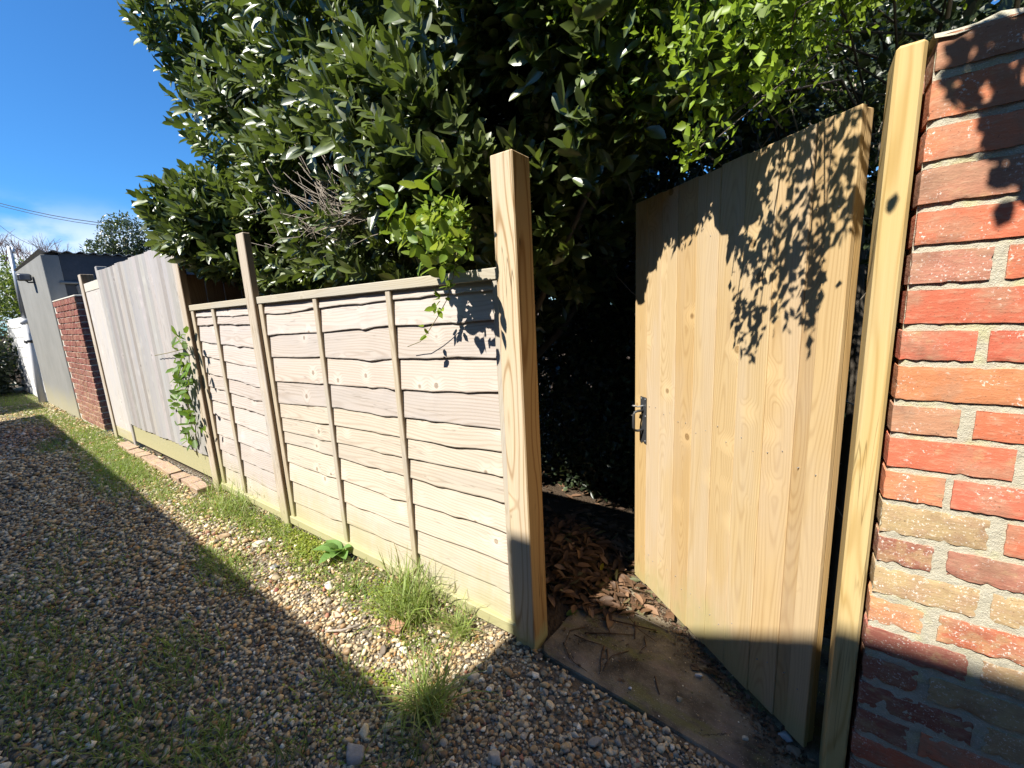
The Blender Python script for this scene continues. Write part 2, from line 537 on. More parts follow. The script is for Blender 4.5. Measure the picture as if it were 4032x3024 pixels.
def slab_mat():
    mt, b, bs = material('old_concrete')
    x, y, z = b.sep(b.pos()); p = b.comb(x, y, z)
    n = b.noise(p, 7.0, 6.0, 0.65); f = b.noise(p, 240.0, 3.0, 0.7); ms = b.noise(b.comb(x * 0.8, y * 2.2, z), 5.0, 4.0, 0.65)
    n = b.smooth(n, 0.25, 0.75)
    col = b.mix(n, (0.06, 0.048, 0.034), (0.28, 0.23, 0.16))
    col = b.mix(b.smooth(ms, 0.50, 0.64) * 0.6, col, (0.17, 0.165, 0.05))
    pinkn = b.noise(b.comb(x * 2.0, y * 5.0, 3.0), 2.0, 3.0)
    col = b.mix(b.smooth(pinkn, 0.55, 0.7) * 0.4, col, (0.30, 0.21, 0.17))
    agg = b.voro(p, 150.0); col = b.mix(b.smooth(agg, 0.10, 0.16, 1.0, 0.0) * 0.55, col, (0.60, 0.56, 0.48))
    wv = b.vmath('ADD', p, b.comb((n - 0.5) * 0.15, (f - 0.5) * 0.02, 0.0))
    cr = b.voro(wv, 2.3, 'DISTANCE_TO_EDGE')
    crm = b.smooth(cr, 0.002, 0.009, 1.0, 0.0) * b.smooth(b.noise(p, 3.1, 2.0), 0.5, 0.58)
    col = b.mix(crm * 0.8, col, (0.035, 0.03, 0.025))
    out(b, bs, col, 0.93, b.bump(n * 1.4 + f * 0.35 - crm, 0.7, 0.008), 0.15)
    return mt


SLAB = slab_mat()

# ------------------------------------------------------------------ the setting: ground, slab
gx_ = np.unique(np.concatenate([np.linspace(-900, -40, 8), np.linspace(-40, -8, 17), np.linspace(-8, 4, 97), np.linspace(4, 40, 10), np.linspace(40, 900, 8)]))
gy_ = np.unique(np.concatenate([np.linspace(-900, -20, 8), np.linspace(-20, -1, 10), np.linspace(-1, 3, 49), np.linspace(3, 20, 10), np.linspace(20, 900, 8)]))


def ground_z(x, y):
    x = np.asarray(x, float); y = np.asarray(y, float)
    z = 0.010 * np.sin(1.9 * x + 0.7) * np.sin(2.3 * y + 0.4) + 0.006 * np.sin(5.1 * x) * np.sin(4.3 * y + 1.0)
    lane = np.clip((1.15 - y) / 0.5, 0, 1)
    track = -0.02 * np.exp(-((y - 0.05) / 0.45) ** 2)
    heap = 0.10 * np.exp(-(((x + 1.0) / 0.35) ** 2 + ((y - 1.95) / 0.35) ** 2)) + 0.07 * np.exp(-(((x + 0.95) / 0.25) ** 2 + ((y - 1.6) / 0.25) ** 2))
    near = np.exp(-(np.abs(x) / 20.0) ** 2)
    fr = np.interp(x, [-.83, -.80, -.765, -.35, -.109, .13, .60], [1.30, 1.222, 1.205, 1.176, 1.156, 1.142, 1.124])
    inslab = ((x > -0.82) & (x < 0.6) & (y > fr + .03) & (y < 1.85))
    lip = 0.014 * np.exp(-((y - fr + .02) / .12) ** 2) * ((x > -1.0) & (x < .7))
    zz = -0.004 + lip + (z * (0.35 + 0.65 * lane) + track) * near + np.where(y > 1.3, heap, 0)
    return np.where(inslab, -0.025 + np.where(y > 1.3, heap, 0) * 0.2, zz)


GX, GY = np.meshgrid(gx_, gy_, indexing='ij')
GV = np.stack([GX, GY, ground_z(GX, GY)], -1).reshape(-1, 3)
ni, nj = len(gx_), len(gy_)
ii, jj = np.meshgrid(np.arange(ni - 1), np.arange(nj - 1), indexing='ij')
a0 = (ii * nj + jj).ravel()
GF = np.stack([a0, a0 + nj, a0 + nj + 1, a0 + 1], -1)
rec(put('ground', mesh_np('ground', GV, GF, SOIL, smooth=True)), kind='structure')

# concrete threshold slab with a rounded corner
outline = [(-0.795, 1.885), (-0.800, 1.36), (-0.812, 1.255), (-0.797, 1.226), (-0.765, 1.212), (-0.55, 1.198), (-0.35, 1.182), (-0.109, 1.162), (0.13, 1.148), (0.60, 1.13), (0.60, 1.885)]
nO = len(outline)
SV = []; SF = []
for lv, (ins, zz) in enumerate(((0.0, -0.06), (0.0, 0.010), (0.006, 0.018))):
    cx, cy = -0.1, 1.5
    for (px_, py_) in outline:
        d = Vector((cx - px_, cy - py_)).normalized()
        SV.append((px_ + d.x * ins, py_ + d.y * ins, zz))
for lv in range(2):
    for k in range(nO):
        k2 = (k + 1) % nO
        SF.append([lv * nO + k2, lv * nO + k, (lv + 1) * nO + k, (lv + 1) * nO + k2])
SF.append([2 * nO + k for k in range(nO)][::-1])
rec(put('concrete_slab', mesh_py('concrete_slab', SV, SF, SLAB)), kind='structure')

# ------------------------------------------------------------------ fence posts
def post(x0, x1, y0, y1, ztop, mat, label, group='square timber fence posts', color=(1, 1, 1, 1), slope=0.0):
    V, F = box_data(x1 - x0, y1 - y0, ztop + 0.25, 0.004)
    V = [(v[0], v[1], v[2] + (slope * v[0] if v[2] > 0 else 0)) for v in V]
    o = put('fence_post', mesh_py('fence_post', V, F, mat), ((x0 + x1) / 2, (y0 + y1) / 2, (ztop - 0.25) / 2), color=color)
    return rec(o, label, 'post', group)


post(-0.916, -0.823, 1.21, 1.318, 1.897, W_POST, 'tall square tan timber post at the gateway end of the lapped fence')
post(-2.897, -2.797, 1.21, 1.252, 1.915, W_GREYPOST, 'greyed square timber post between the two lapped fence panels')
post(-4.062, -3.944, 1.21, 1.255, 1.915, W_GREYPOST, 'greyed timber post where the lapped fence meets the silvered closeboard fence', color=(1.0, .98, .97, 1))
post(-6.40, -6.33, 1.212, 1.30, 2.06, W_SILVER, 'slim silver timber post between closeboard fence and narrow white panel')
post(-7.26, -7.13, 1.21, 1.33, 2.045, W_GREYPOST, 'brown and grey timber post beside the low brick pier wall')

# ------------------------------------------------------------------ lapped fence panels
def slat(x0, x1, lipL, lipR, topz, seed, parent, color, yf=1.246, wav=1.0, bumps=()):
    r_ = random.Random(seed)
    nx = 64
    cx, cz = (x0 + x1) / 2, (lipL + lipR) / 2
    ph = [r_.uniform(0, 6.28) for _ in range(4)]
    kb = list(bumps) + [(r_.uniform(x0, x1), r_.uniform(-0.0045, 0.003), r_.uniform(0.03, 0.09)) for _ in range(3)]
    V = []
    for i in range(nx + 1):
        t = i / nx; x = x0 + (x1 - x0) * t
        lip = lipL + (lipR - lipL) * t + wav * (0.0045 * math.sin(3.1 * x + ph[0]) + 0.0022 * math.sin(7.3 * x + ph[1]) + 0.0009 * math.sin(17 * x + ph[2]))
        bul = 0.0
        for (bx, ba, bw) in kb:
            e = math.exp(-((x - bx) / bw) ** 2)
            lip += ba * e * 2.0; bul += e * abs(ba)
        lip += 0.0006 * math.sin(90 * x + ph[3]) * r_.uniform(0, 1.5)
        th = 0.0085 + 0.0015 * math.sin(5 * x + ph[1])
        V += [(x - cx, yf + th + 0.004, lip + 0.001 - cz), (x - cx, yf - bul * .5, lip - cz), (x - cx, yf - 0.0006 - bul, lip + 0.004 - cz),
              (x - cx, yf + 0.006 - bul * 1.2 + 0.0012 * math.sin(7 * x + ph[2]), (lip + topz) / 2 - cz), (x - cx, yf + 0.0135, topz - cz)]
    V = [(v[0], v[1] - yf, v[2]) for v in V]
    F = []
    for i in range(nx):
        for k in range(4):
            a = i * 5 + k
            F.append([a, a + 5, a + 6, a + 1])
    me = mesh_py('slat', V, F, W_SLAT)
    return put('slat', me, (cx, yf, cz), parent, color=color)


def lap_panel(x0, x1, lips, battens, label, tones, knotx):
    root = thing('lapped_fence', ((x0 + x1) / 2, 1.25, 0.0), label, 'fence panel', 'lapped timber fence panels')
    prev = 1.50
    for i, (l, r) in enumerate(lips):
        top = (1.52 if i == 0 else max(lips[i - 1]) + 0.03)
        tn = tuple(q * v for q, v in zip(tones(i), [random.uniform(.88, 1.08)] * 3))
        bumps = [(kx + random.uniform(-.02, .02), random.uniform(-0.0035, -0.001), random.uniform(0.03, 0.055)) for kx in knotx(i)]
        slat(x0 + 0.004, x1 - 0.004, l, r, top, 100 + i + int(-x0 * 10), root, (*tn, 1), bumps=bumps)
    for (a, b_) in battens:
        box('batten', a, b_, 1.2335, 1.2525, 0.055, 1.4925, W_BATTEN, root, 0.003, color=(1, 1, 1, 1))
    box('top_rail', x0 - 0.002, x1 + 0.002, 1.2285, 1.275, 1.4905, 1.5335, W_RAIL, root, 0.003)
    box('bottom_rail', x0, x1, 1.222, 1.262, 0.020, 0.074, W_RAIL, root, 0.004, color=(.95, 1, .8, 1))
    box('back_board', x0 + .01, x1 - .01, 1.264, 1.274, 0.03, 1.488, W_BATTEN, root, 0.001, color=(.6, .6, .6, 1))
    return root


lips1 = [(1.427, 1.458), (1.301, 1.346), (1.156, 1.203), (0.997, 1.069), (0.863, 0.927), (0.762, 0.829), (0.668, 0.722), (0.592, 0.611), (0.458, 0.476), (0.326, 0.334), (0.18, 0.201), (0.05, 0.06)]
lips2 = [(1.438, 1.428), (1.382, 1.364), (1.262, 1.21), (1.15, 1.069), (1.01, 0.94), (0.90, 0.851), (0.79, 0.746), (0.66, 0.609), (0.51, 0.469), (0.37, 0.333), (0.22, 0.199), (0.05, 0.06)]
lap_panel(-2.795, -0.918, lips1, [(-2.795, -2.750), (-2.174, -2.137), (-1.567, -1.532), (-0.955, -0.920)],
          'lapped larch fence panel next to the open gateway, vine trailing over its top',
          lambda i: ((1.0, .97, .96) if i < 5 else (1.06, 1.02, .93)) if i != 3 else (1.0, .95, .92), lambda i: (-1.35, -1.13, -1.75) if i < 5 else (-1.72, -0.97, -2.3))
lap_panel(-3.926, -2.898, lips2, [(-3.926, -3.872), (-3.533, -3.486), (-2.935, -2.900)],
          'shorter greyer lapped fence panel beside the silvered closeboard fence',
          lambda i: (.98, .96, .98), lambda i: (-3.2, -3.7))

# ------------------------------------------------------------------ silvered closeboard fence, its brick edging
cb = thing('closeboard_fence', (-5.2, 1.22, 0.0), 'tall silver grey closeboard fence with a green stained gravel board', 'fence')
xb = -6.33; k = 0
cb_w = (6.33 - 4.066) / 24
Vb, Fb = box_data(cb_w + 0.022, 0.013, 1.72, 0.002)
cb_mesh = mesh_py('board', Vb, Fb, W_SILVER)
for k in range(24):
    zc = 1.147 + random.uniform(-.006, .006) + 0.003 * math.sin(k)
    g = random.uniform(.74, 1.14)
    put('board', cb_mesh, (xb + cb_w * (k + .5), 1.217 + random.uniform(-.001, .001), zc), cb, (0, random.uniform(-.002, .002), math.radians(5.5)),
        (g * random.uniform(.98, 1.04), g, g * random.uniform(.98, 1.03), 1))
box('gravel_board', -6.33, -4.066, 1.229, 1.252, 0.075, 0.31, W_GRAVELB, cb, 0.003, color=(1, 1, 1, 1))
for zz in (0.5, 1.15, 1.8):
    box('rail', -6.33, -4.066, 1.253, 1.30, zz - .04, zz + .04, W_RAIL, cb, 0.003)

edging = thing('brick_edging', (-5.3, 1.18, 0.0), 'row of low weathered bricks along the foot of the closeboard fence', 'edging')
def brick_mesh(name, sx, sy, sz, seed, amp=0.0022, mat=None):
    """a rough brick: gridded box with worn corners"""
    r_ = np.random.default_rng(seed)
    V, F = box_data(sx, sy, sz, 0.004)
    V = np.array(V)
    V = V + r_.normal(0, amp * .55, V.shape)
    return mesh_py(name, V, F, mat or BRICK)


def worn_brick(name, sx, sy, sz, seed, wear):
    from mathutils import noise
    dims = (sx, sy, sz); V = []; F = []
    cnt = (max(6, int(sx / .009)), 3, 9)
    o3 = Vector((seed * 1.7, seed * .31, seed * .77))
    def add(ax, sgn):
        a, b_ = [(1, 2), (2, 0), (0, 1)][ax]; na, nb = cnt[a], cnt[b_]; base = len(V)
        for i in range(na + 1):
            for j in range(nb + 1):
                p = [0, 0, 0]; p[ax] = sgn * dims[ax] / 2; p[a] = (i / na - .5) * dims[a]; p[b_] = (j / nb - .5) * dims[b_]
                v = Vector(p)
                h = [dims[q] / 2 - abs(v[q]) for q in range(3)]; hs = sorted(h)
                e = hs[1]                                     # distance to the nearest edge
                n1 = noise.noise(v * 70 + o3); n2 = noise.noise(v * 190 + o3)
                er = max(0.0, .5 + n1 * 1.2) * math.exp(-e / .006) * wear + max(0.0, n1 - .25) * wear * 2.0 * math.exp(-e / .014)
                for q in range(3):
                    if h[q] < .016: v[q] -= math.copysign(er * (1 - h[q] / .016), v[q])
                if ax == 1: v[1] += sgn * (n2 * .0005 + noise.noise(v * 28 + o3) * .0011 * (1 + wear * 200))
                else: v[ax] += sgn * noise.noise(v * 40 + o3) * .0009
                V.append(v)
        for i in range(na):
            for j in range(nb):
                q = base + i * (nb + 1) + j; f = [q, q + nb + 1, q + nb + 2, q + 1]
                F.append(f if sgn > 0 else f[::-1])
    for ax, sgn in ((1, -1), (0, -1), (0, 1), (2, 1), (2, -1)): add(ax, sgn)
    return mesh_py(name, V, F, BRICK, True)


ed_m = [brick_mesh('edging_brick', 0.222, 0.098, 0.075, 50 + i, 0.003) for i in range(4)]
xk = -6.60
for k in range(11):
    g = random.uniform(.8, 1.15)
    put('brick', ed_m[k % 4], (xk + 0.115, 1.158 - 0.004 * k / 2 + random.uniform(-.008, .008), 0.008 + random.uniform(-.010, .008)), edging, (random.uniform(-.05, .05), random.uniform(-.04, .04), random.uniform(-.05, .05)),
        (.36 * g, .25 * g, .19 * g, random.uniform(.2, .6)))
    xk += 0.237

# narrow white panel and the divider fence
np_ = thing('narrow_panel', (-6.7, 1.22, 0.0), 'narrow pale panel of thin boards beside the closeboard fence', 'fence panel')
Vb, Fb = box_data(0.066, 0.014, 1.66, 0.002)
nm = mesh_py('board', Vb, Fb, W_SILVER)
for k in range(11):
    put('board', nm, (-7.09 + 0.066 * k, 1.235 + random.uniform(-.002, .002), 1.0), np_, (0, 0, math.radians(6)), (1.38, 1.36, 1.34, 1))
box('top_rail', -7.128, -6.402, 1.222, 1.25, 1.832, 1.93, W_RAIL, np_, color=(1.3, 1.34, 1.45, 1))
box('gravel_board', -7.128, -6.402, 1.226, 1.26, 0.04, 0.165, W_RAIL, np_, color=(1.05, 1.05, .9, 1))

dv = thing('divider_fence', (-4.1, 2.3, 0.0), 'shaded board fence dividing the gardens behind the lapped panels', 'fence')
Vb, Fb = box_data(0.015, 0.128, 1.75, 0.002)
dm = mesh_py('board', Vb, Fb, W_GREYPOST)
for k in range(17):
    put('board', dm, (-4.01, 1.325 + 0.131 * k, 0.90), dv, (0, 0, math.radians(3)), (.75, .7, .62, 1))
box('rail', -4.09, -4.04, 1.33, 3.6, 1.3, 1.38, W_GREYPOST, dv)

# ------------------------------------------------------------------ low brick pier wall
pier = thing('brick_pier_wall', (-8.55, 1.25, 0.0), 'low dark red brick wall between the grey shed and the fence post', 'brick wall')
box('mortar', -9.32, -7.762, 1.224, 1.60, -0.05, 1.815, MORTAR_PALE, pier, 0.004)
pc = 22; ph_ = 1.80 / pc
pm = [brick_mesh('brick', 0.206, 0.10, ph_ - 0.013, 20 + i, 0.0014) for i in range(3)]
pe = [brick_mesh('brick', 0.10, 0.212, ph_ - 0.013, 30 + i, 0.0014) for i in range(2)]
hm = [brick_mesh('brick', 0.098, 0.10, ph_ - 0.013, 40 + i, 0.0014) for i in range(2)]
for c in range(pc):
    zc = 0.02 + ph_ * (c + .5)
    low = max(0.0, 1 - c / 14.0)
    x = -7.755
    if c % 2:
        seq = [0.206] * 7
    else:
        seq = [0.098] + [0.206] * 7
    for kx, L in enumerate(seq):
        if x - L < -9.36: break
        g = random.uniform(.75, 1.15)
        col = (.20 * g, .062 * g, .055 * g, 1 - .85 * low * random.uniform(.5, 1))
        me = random.choice(pm) if L > .15 else random.choice(hm)
        put('brick', me, (x - L / 2, 1.262 + random.uniform(-.0015, .0015), zc), pier, (0, random.uniform(-.006, .006), 0), col)
        x -= L + 0.0125
    g = random.uniform(.75, 1.1)
    yy = 1.32 if c % 2 else 1.428
    if c % 2 == 0:
        put('brick', random.choice(pe), (-7.806 - .0015, yy, zc), pier, (0, 0, 0), (.17 * g, .06 * g, .05 * g, .9))
    else:
        put('brick', random.choice(pe), (-7.806 - .001, yy + .11, zc), pier, (0, 0, 0), (.17 * g, .06 * g, .05 * g, .9))
box('coping', -9.32, -7.75, 1.215, 1.61, 1.818, 1.842, MORTAR_PALE, pier, 0.008)

# ------------------------------------------------------------------ rendered shed with corrugated roof
shed = thing('shed', (-10.6, 3.0, 0.0), 'grey cement rendered shed with corrugated sheet roof and dark side wall', 'shed')
box('front_wall', -12.20, -9.335, 1.21, 1.40, -0.05, 2.52, RENDER, shed, 0.006)
box('side_wall', -9.56, -9.345, 1.401, 6.2, 2.10, 2.56, DARKWALL, shed, 0.004)
box('side_wall', -9.58, -9.365, 1.401, 6.2, -0.05, 2.098, DARKWALL, shed, 0.004)
yb = 1.41
for k in range(9):
    wd = random.uniform(.22, .42); hh = random.uniform(.16, .24)
    for zz in (1.83, 2.03):
        V, F = box_data(0.12, wd - .02, .185, 0.03, 0.012)
        put('stone', mesh_py('stone', V, F, RUBBLE), (-9.34, yb + wd / 2 + (0.1 if zz > 2 else 0), zz - .03), shed)
    yb += wd
tube('ledge', [(-9.33, 1.35, 2.118), (-9.325, 1.9, 2.10), (-9.33, 2.6, 2.11), (-9.33, 4.5, 2.10)], 0.02, RENDER, shed)
V = []; F = []
nyr = 160
for j in range(nyr + 1):
    y_ = 1.20 + 5.2 * j / nyr
    h = 0.018 * math.sin(2 * math.pi * (y_ - 1.17) / 0.146)
    for xx, zz in ((-12.22, 2.54), (-9.30, 2.575)):
        V.append((xx + 10.6, y_ - 3.0, zz + h)); V.append((xx + 10.6, y_ - 3.0, zz + h - 0.009))
for j in range(nyr):
    a = j * 4; b_ = a + 4
    F += [[a, a + 2, b_ + 2, b_], [a + 1, b_ + 1, b_ + 3, a + 3], [a + 2, a + 3, b_ + 3, b_ + 2], [a, b_, b_ + 1, a + 1]]
o = put('corrugated_roof', mesh_py('corrugated_roof', V, F, ROOFSHEET), (-10.6, 3.0, 0), shed)

# pole with a flood lamp
pole = thing('lamp_pole', (-12.36, 1.16, 0.0), 'thin white and grey pole standing against the rendered shed', 'pole')
tube('lower_pipe', [(-12.36, 1.155, -.05), (-12.36, 1.19, 1.62)], 0.055, PLASTIC, pole, 12)
tube('upper_pipe', [(-12.36, 1.19, 1.60), (-12.36, 1.235, 3.0)], 0.034, GALV, pole, 10)
tube('collar', [(-12.36, 1.188, 1.56), (-12.36, 1.19, 1.66)], 0.066, PLASTIC, pole, 12)
tube('clamp', [(-12.36, 1.178, 1.20), (-12.36, 1.179, 1.25)], 0.068, BLACKIRON, pole, 12)
tube('bracket', [(-12.36, 1.235, 2.97), (-12.2, 1.24, 3.0), (-12.05, 1.24, 2.95), (-12.0, 1.24, 2.85)], [.012, .012, .014, .03], GALV, pole, 8)
lamp = thing('flood_lamp', (-10.4, 1.20, 2.275), 'black square flood lamp sticking out from the rendered shed wall', 'lamp')
V, F = box_data(0.20, 0.155, 0.115, 0.02)
put('housing', mesh_py('housing', V, F, BLACKIRON), (-10.4, 1.11, 2.275), lamp, (0, math.radians(6), 0))
V, F = box_data(0.012, 0.115, 0.078, 0.004)
put('glass', mesh_py('glass', V, F, GLASSM), (-10.298, 1.11, 2.268), lamp, (0, math.radians(6), 0))
tube('arm', [(-10.42, 1.205, 2.20), (-10.42, 1.15, 2.195), (-10.42, 1.11, 2.24)], 0.014, BLACKIRON, lamp, 6)

# whitewashed block wall
bw = thing('block_wall', (-14.0, 1.3, 0.0), 'low whitewashed block wall beyond the pole at the lane bend', 'wall')
box('mortar', -15.9, -12.45, 1.232, 1.40, -.05, 1.70, WHITEBLOCK, bw)
Vb, Fb = box_data(0.43, 0.06, 0.205, 0.008)
blk = [mesh_py('block', Vb, Fb, WHITEBLOCK)]
for r_ in range(8):
    for k in range(8):
        xx = -12.68 - 0.44 * k - (0.22 if r_ % 2 else 0)
        if xx < -15.8: continue
        g = random.uniform(.92, 1.05)
        put('block', blk[0], (xx, 1.245 + random.uniform(-.002, .002), 0.10 + 0.215 * r_), bw, (0, 0, 0), (g, g, g, 1))

# ------------------------------------------------------------------ brick wall beside the gate
wall = thing('brick_wall', (0.8, 1.35, 0.0), 'tall red brick garden wall with pale mortar beside the timber gate', 'brick wall')
bottoms = [1.792, 1.707, 1.631, 1.550, 1.470, 1.393, 1.310, 1.234, 1.147, 1.072, .992, .914, .831, .754, .672, .592, .512, .432, .352, .272, .192, .112, .032]
X0, X1 = 0.167, 1.30
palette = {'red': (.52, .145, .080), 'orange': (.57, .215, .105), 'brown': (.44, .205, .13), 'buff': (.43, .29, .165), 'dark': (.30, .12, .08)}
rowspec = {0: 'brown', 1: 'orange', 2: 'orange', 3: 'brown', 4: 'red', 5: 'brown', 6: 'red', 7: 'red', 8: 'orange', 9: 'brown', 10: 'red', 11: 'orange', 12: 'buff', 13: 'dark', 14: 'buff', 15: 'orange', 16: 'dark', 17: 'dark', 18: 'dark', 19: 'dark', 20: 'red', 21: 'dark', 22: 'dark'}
longs = {0: .22, 2: .225, 4: .235, 6: .225, 8: .215, 10: .19, 12: .172, 14: .172, 16: .178}
shorts = {1: .165, 3: .14, 5: .116, 7: .112, 9: .106, 11: .098, 13: .094, 15: .096}
mi = 0
for r_, zb in enumerate(bottoms):
    ztop = (1.853 if r_ == 0 else bottoms[r_ - 1] - 0.0145 + random.uniform(-.001, .001))
    hgt = ztop - zb
    x = X0 + random.uniform(-.002, .002) - 0.001 * max(0, r_ - 11) * .5
    first = True
    while x < X1 - .03:
        if first: L = longs.get(r_, .20) if r_ % 2 == 0 else shorts.get(r_, .10)
        else: L = random.uniform(.195, .225)
        L = min(L, X1 - x)
        gap = random.uniform(.012, .022) * (1.3 if r_ > 11 else 1)
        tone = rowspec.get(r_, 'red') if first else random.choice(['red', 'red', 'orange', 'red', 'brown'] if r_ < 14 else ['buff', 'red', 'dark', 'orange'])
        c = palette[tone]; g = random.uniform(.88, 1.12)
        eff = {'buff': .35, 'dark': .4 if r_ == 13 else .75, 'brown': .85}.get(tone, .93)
        if r_ in (15,): eff = .45
        depth = 0.104
        mi += 1
        rough_amp = 0.0016 if r_ < 12 else 0.0032
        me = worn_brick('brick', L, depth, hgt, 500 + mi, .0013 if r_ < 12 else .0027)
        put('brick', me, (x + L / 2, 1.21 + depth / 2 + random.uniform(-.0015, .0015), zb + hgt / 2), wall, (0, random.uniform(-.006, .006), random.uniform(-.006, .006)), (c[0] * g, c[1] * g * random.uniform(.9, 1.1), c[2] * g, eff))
        x += L + gap; first = False
# brick returns on the gate side, the mortar core and the weathered top
for r_, zb in enumerate(bottoms):
    ztop = (1.853 if r_ == 0 else bottoms[r_ - 1] - 0.0145)
    mi += 1
    c = palette[random.choice(['brown', 'dark', 'brown'])]
    put('brick', brick_mesh('brick', 0.104, 0.20, ztop - zb, 900 + mi, .002), (X0 + .0525, 1.21 + 0.104 + 0.014 + .10, (zb + ztop) / 2), wall, (0, 0, 0), (*c, .8))
box('mortar_core', X0 + 0.006, X1 - .004, 1.223, 1.53, -0.1, 1.85, MORTAR, wall, 0.003)
from mathutils import noise as mnoise
Vw = []; Fw = []; nxm, nzm = 120, 190
for i in range(nxm + 1):
    for j in range(nzm + 1):
        x = X0 + .001 + (X1 - X0 - .006) * i / nxm; z = -.08 + 1.93 * j / nzm
        q = Vector((x * 45, 3.1, z * 45)); low = max(0.0, min(1.0, (.95 - z) / .3))
        yy = 1.2152 - .0022 * low + .0022 * mnoise.noise(q) + .0012 * mnoise.noise(q * 3.7) - .0025 * max(0, mnoise.noise(q * .5) - .1)
        if i == 0: yy += .006
        Vw.append((x - .8, yy - 1.35, z))
for i in range(nxm):
    for j in range(nzm):
        a = i * (nzm + 1) + j; Fw.append([a, a + nzm + 1, a + nzm + 2, a + 1])
put('mortar', mesh_py('mortar', Vw, Fw, MORTAR, True), (.8, 1.35, 0), wall)
Vw = []; Fw = []
nx = 40
for i in range(nx + 1):
    x = X0 - 0.004 + (X1 - X0 + .008) * i / nx
    for (yy, zz) in ((1.208, 1.848), (1.222, 1.864), (1.36, 1.878), (1.53, 1.862), (1.53, 1.85)):
        Vw.append((x - .8, yy - 1.35 + random.uniform(-.003, .003), zz + random.uniform(-.004, .004)))
for i in range(nx):
    for k in range(4):
        a = i * 5 + k; Fw.append([a, a + 5, a + 6, a + 1])
put('mortar_capping', mesh_py('mortar_capping', Vw, Fw, MORTAR), (.8, 1.35, 0), wall)

# ------------------------------------------------------------------ gate post and gate
gp = put('gate_post', mesh_py('gate_post', *box_data(0.0465, 0.12, 2.05, 0.006), W_GPOST), (0.1325, 1.272, 1.858 - 1.025))
rec(gp, 'slim yellow timber gate post fixed against the brick wall', 'post')

gang = math.atan2(0.6139, -0.7894)
gate = thing('garden_gate', (0.069, 1.307, 0.0), 'open closeboard timber gate with black iron latch, swung back into the garden', 'gate', rz=gang)
gate['_local'] = 1
edges = [0.0, 0.062, 0.106, 0.204, 0.311, 0.411, 0.514, 0.614, 0.706, 0.804, 0.887]
tops = [1.799, 1.802, 1.80, 1.798, 1.801, 1.794, 1.798, 1.796, 1.799, 1.798]
tints = [(1.0, .99, .97), (.84, .80, .77), (1.02, 1.01, 1.02), (1.0, 1.02, 1.05), (.99, 1.0, 1.02), (1.0, 1.02, 1.06), (.95, .91, .85), (1.05, 1.10, 1.24), (1.04, 1.08, 1.20), (.98, .95, .88)]
for k in range(10):
    a, b_ = edges[k], edges[k + 1]
    zb = 0.042 + (0.004 if k % 3 else 0.0)
    V, F = box_data(b_ - a + 0.001, 0.016, tops[k] - zb, 0.0022)
    off = -0.008 - (0.005 if k in (1,) else 0.0) + (0.0016 if k % 2 else 0.0)
    put('board', mesh_py('board', V, F, W_GATE), ((a + b_) / 2, off, (tops[k] + zb) / 2), gate, (0, 0, math.radians(-1.0 if k not in (0, 9) else 0)), (*tints[k], 1))
nails = []
for k in range(10):
    for zz in (0.22, 0.92, 1.60):
        for fx in ((.3, .72) if edges[k + 1] - edges[k] > .07 else (.5,)):
            xx = edges[k] + (edges[k + 1] - edges[k]) * fx + random.uniform(-.006, .006); z_ = zz + random.uniform(-.03, .03)
            nails.append(tube_data([(xx, -.004, z_), (xx, .0035, z_)], [.0016, .0014], 6))
V, F = joinmesh(nails)
o = put('nail_heads', mesh_py('nail_heads', V, F, GALV), (0, 0, 0), gate); o['kind'] = 'stuff'
def gbox(name, x0, x1, y0, y1, z0, z1, mat, color=(1, 1, 1, 1), parent=None, c=.003):
    V, F = box_data(x1 - x0, y1 - y0, z1 - z0, c)
    return put(name, mesh_py(name, V, F, mat), ((x0 + x1) / 2, (y0 + y1) / 2, (z0 + z1) / 2), parent or gate, (0, 0, 0), color)
gbox('stile', 0.0015, 0.07, -0.042, -0.0165, 0.05, 1.795, W_GATE, (1.02, .95, .8, 1))
gbox('stile', 0.82, 0.886, -0.042, -0.0165, 0.05, 1.79, W_GATE)
for zz in (0.22, 0.92, 1.60):
    gbox('ledge', 0.072, 0.818, -0.040, -0.0166, zz - .05, zz + .05, W_GATE)
# thumb latch: plate with a narrow waist, pull handle, thumb lever, screws
outl = [(.0, .107), (.021, .107), (.0215, .07), (.0215, -.03), (.0215, -.106), (.006, -.106), (.001, -.098), (-.0135, -.112), (-.0175, -.085), (-.0145, -.04), (-.007, -.005), (-.009, .03), (-.0215, .05), (-.0215, .107)]
pz, px_ = 0.86, 0.8185
Vp = [(-x, .0025 * s, z) for s in (0, 1) for (x, z) in outl]; n_ = len(outl)
Fp = [list(range(n_)), [n_ + k for k in range(n_)][::-1]] + [[k, (k + 1) % n_, n_ + (k + 1) % n_, n_ + k][::-1] for k in range(n_)]
latch = put('latch', mesh_py('latch', Vp, Fp, BLACKIRON), (px_, 0.0018, pz), gate)
latch['_local'] = 1
hp = [(0.001, 0.001, .044), (0.0, .030, .046), (0.0, .046, .042), (0.0, .052, .030), (0.0, .052, -.028), (0.0, .046, -.042), (0.0, .030, -.046), (-.001, .001, -.044)]
V, F = tube_data(hp, [.0062, .0058, .0058, .006, .0066, .006, .0058, .0062], 8)
put('pull', mesh_py('pull', V, F, BLACKIRON, True), (0, 0, 0), latch)
V, F = joinmesh([tube_data([(0.004, .0, .066), (0.004, .028, .064), (0.004, .048, .070)], [.004, .0038, .003], 6), box_data(.016, .014, .004, .001)])
V = [(v[0] + .004, v[1] + .046, v[2] + .071) if i >= 18 else v for i, v in enumerate(V)]
put('thumb_lever', mesh_py('thumb_lever', V, F, GALV), (0, 0, 0), latch)
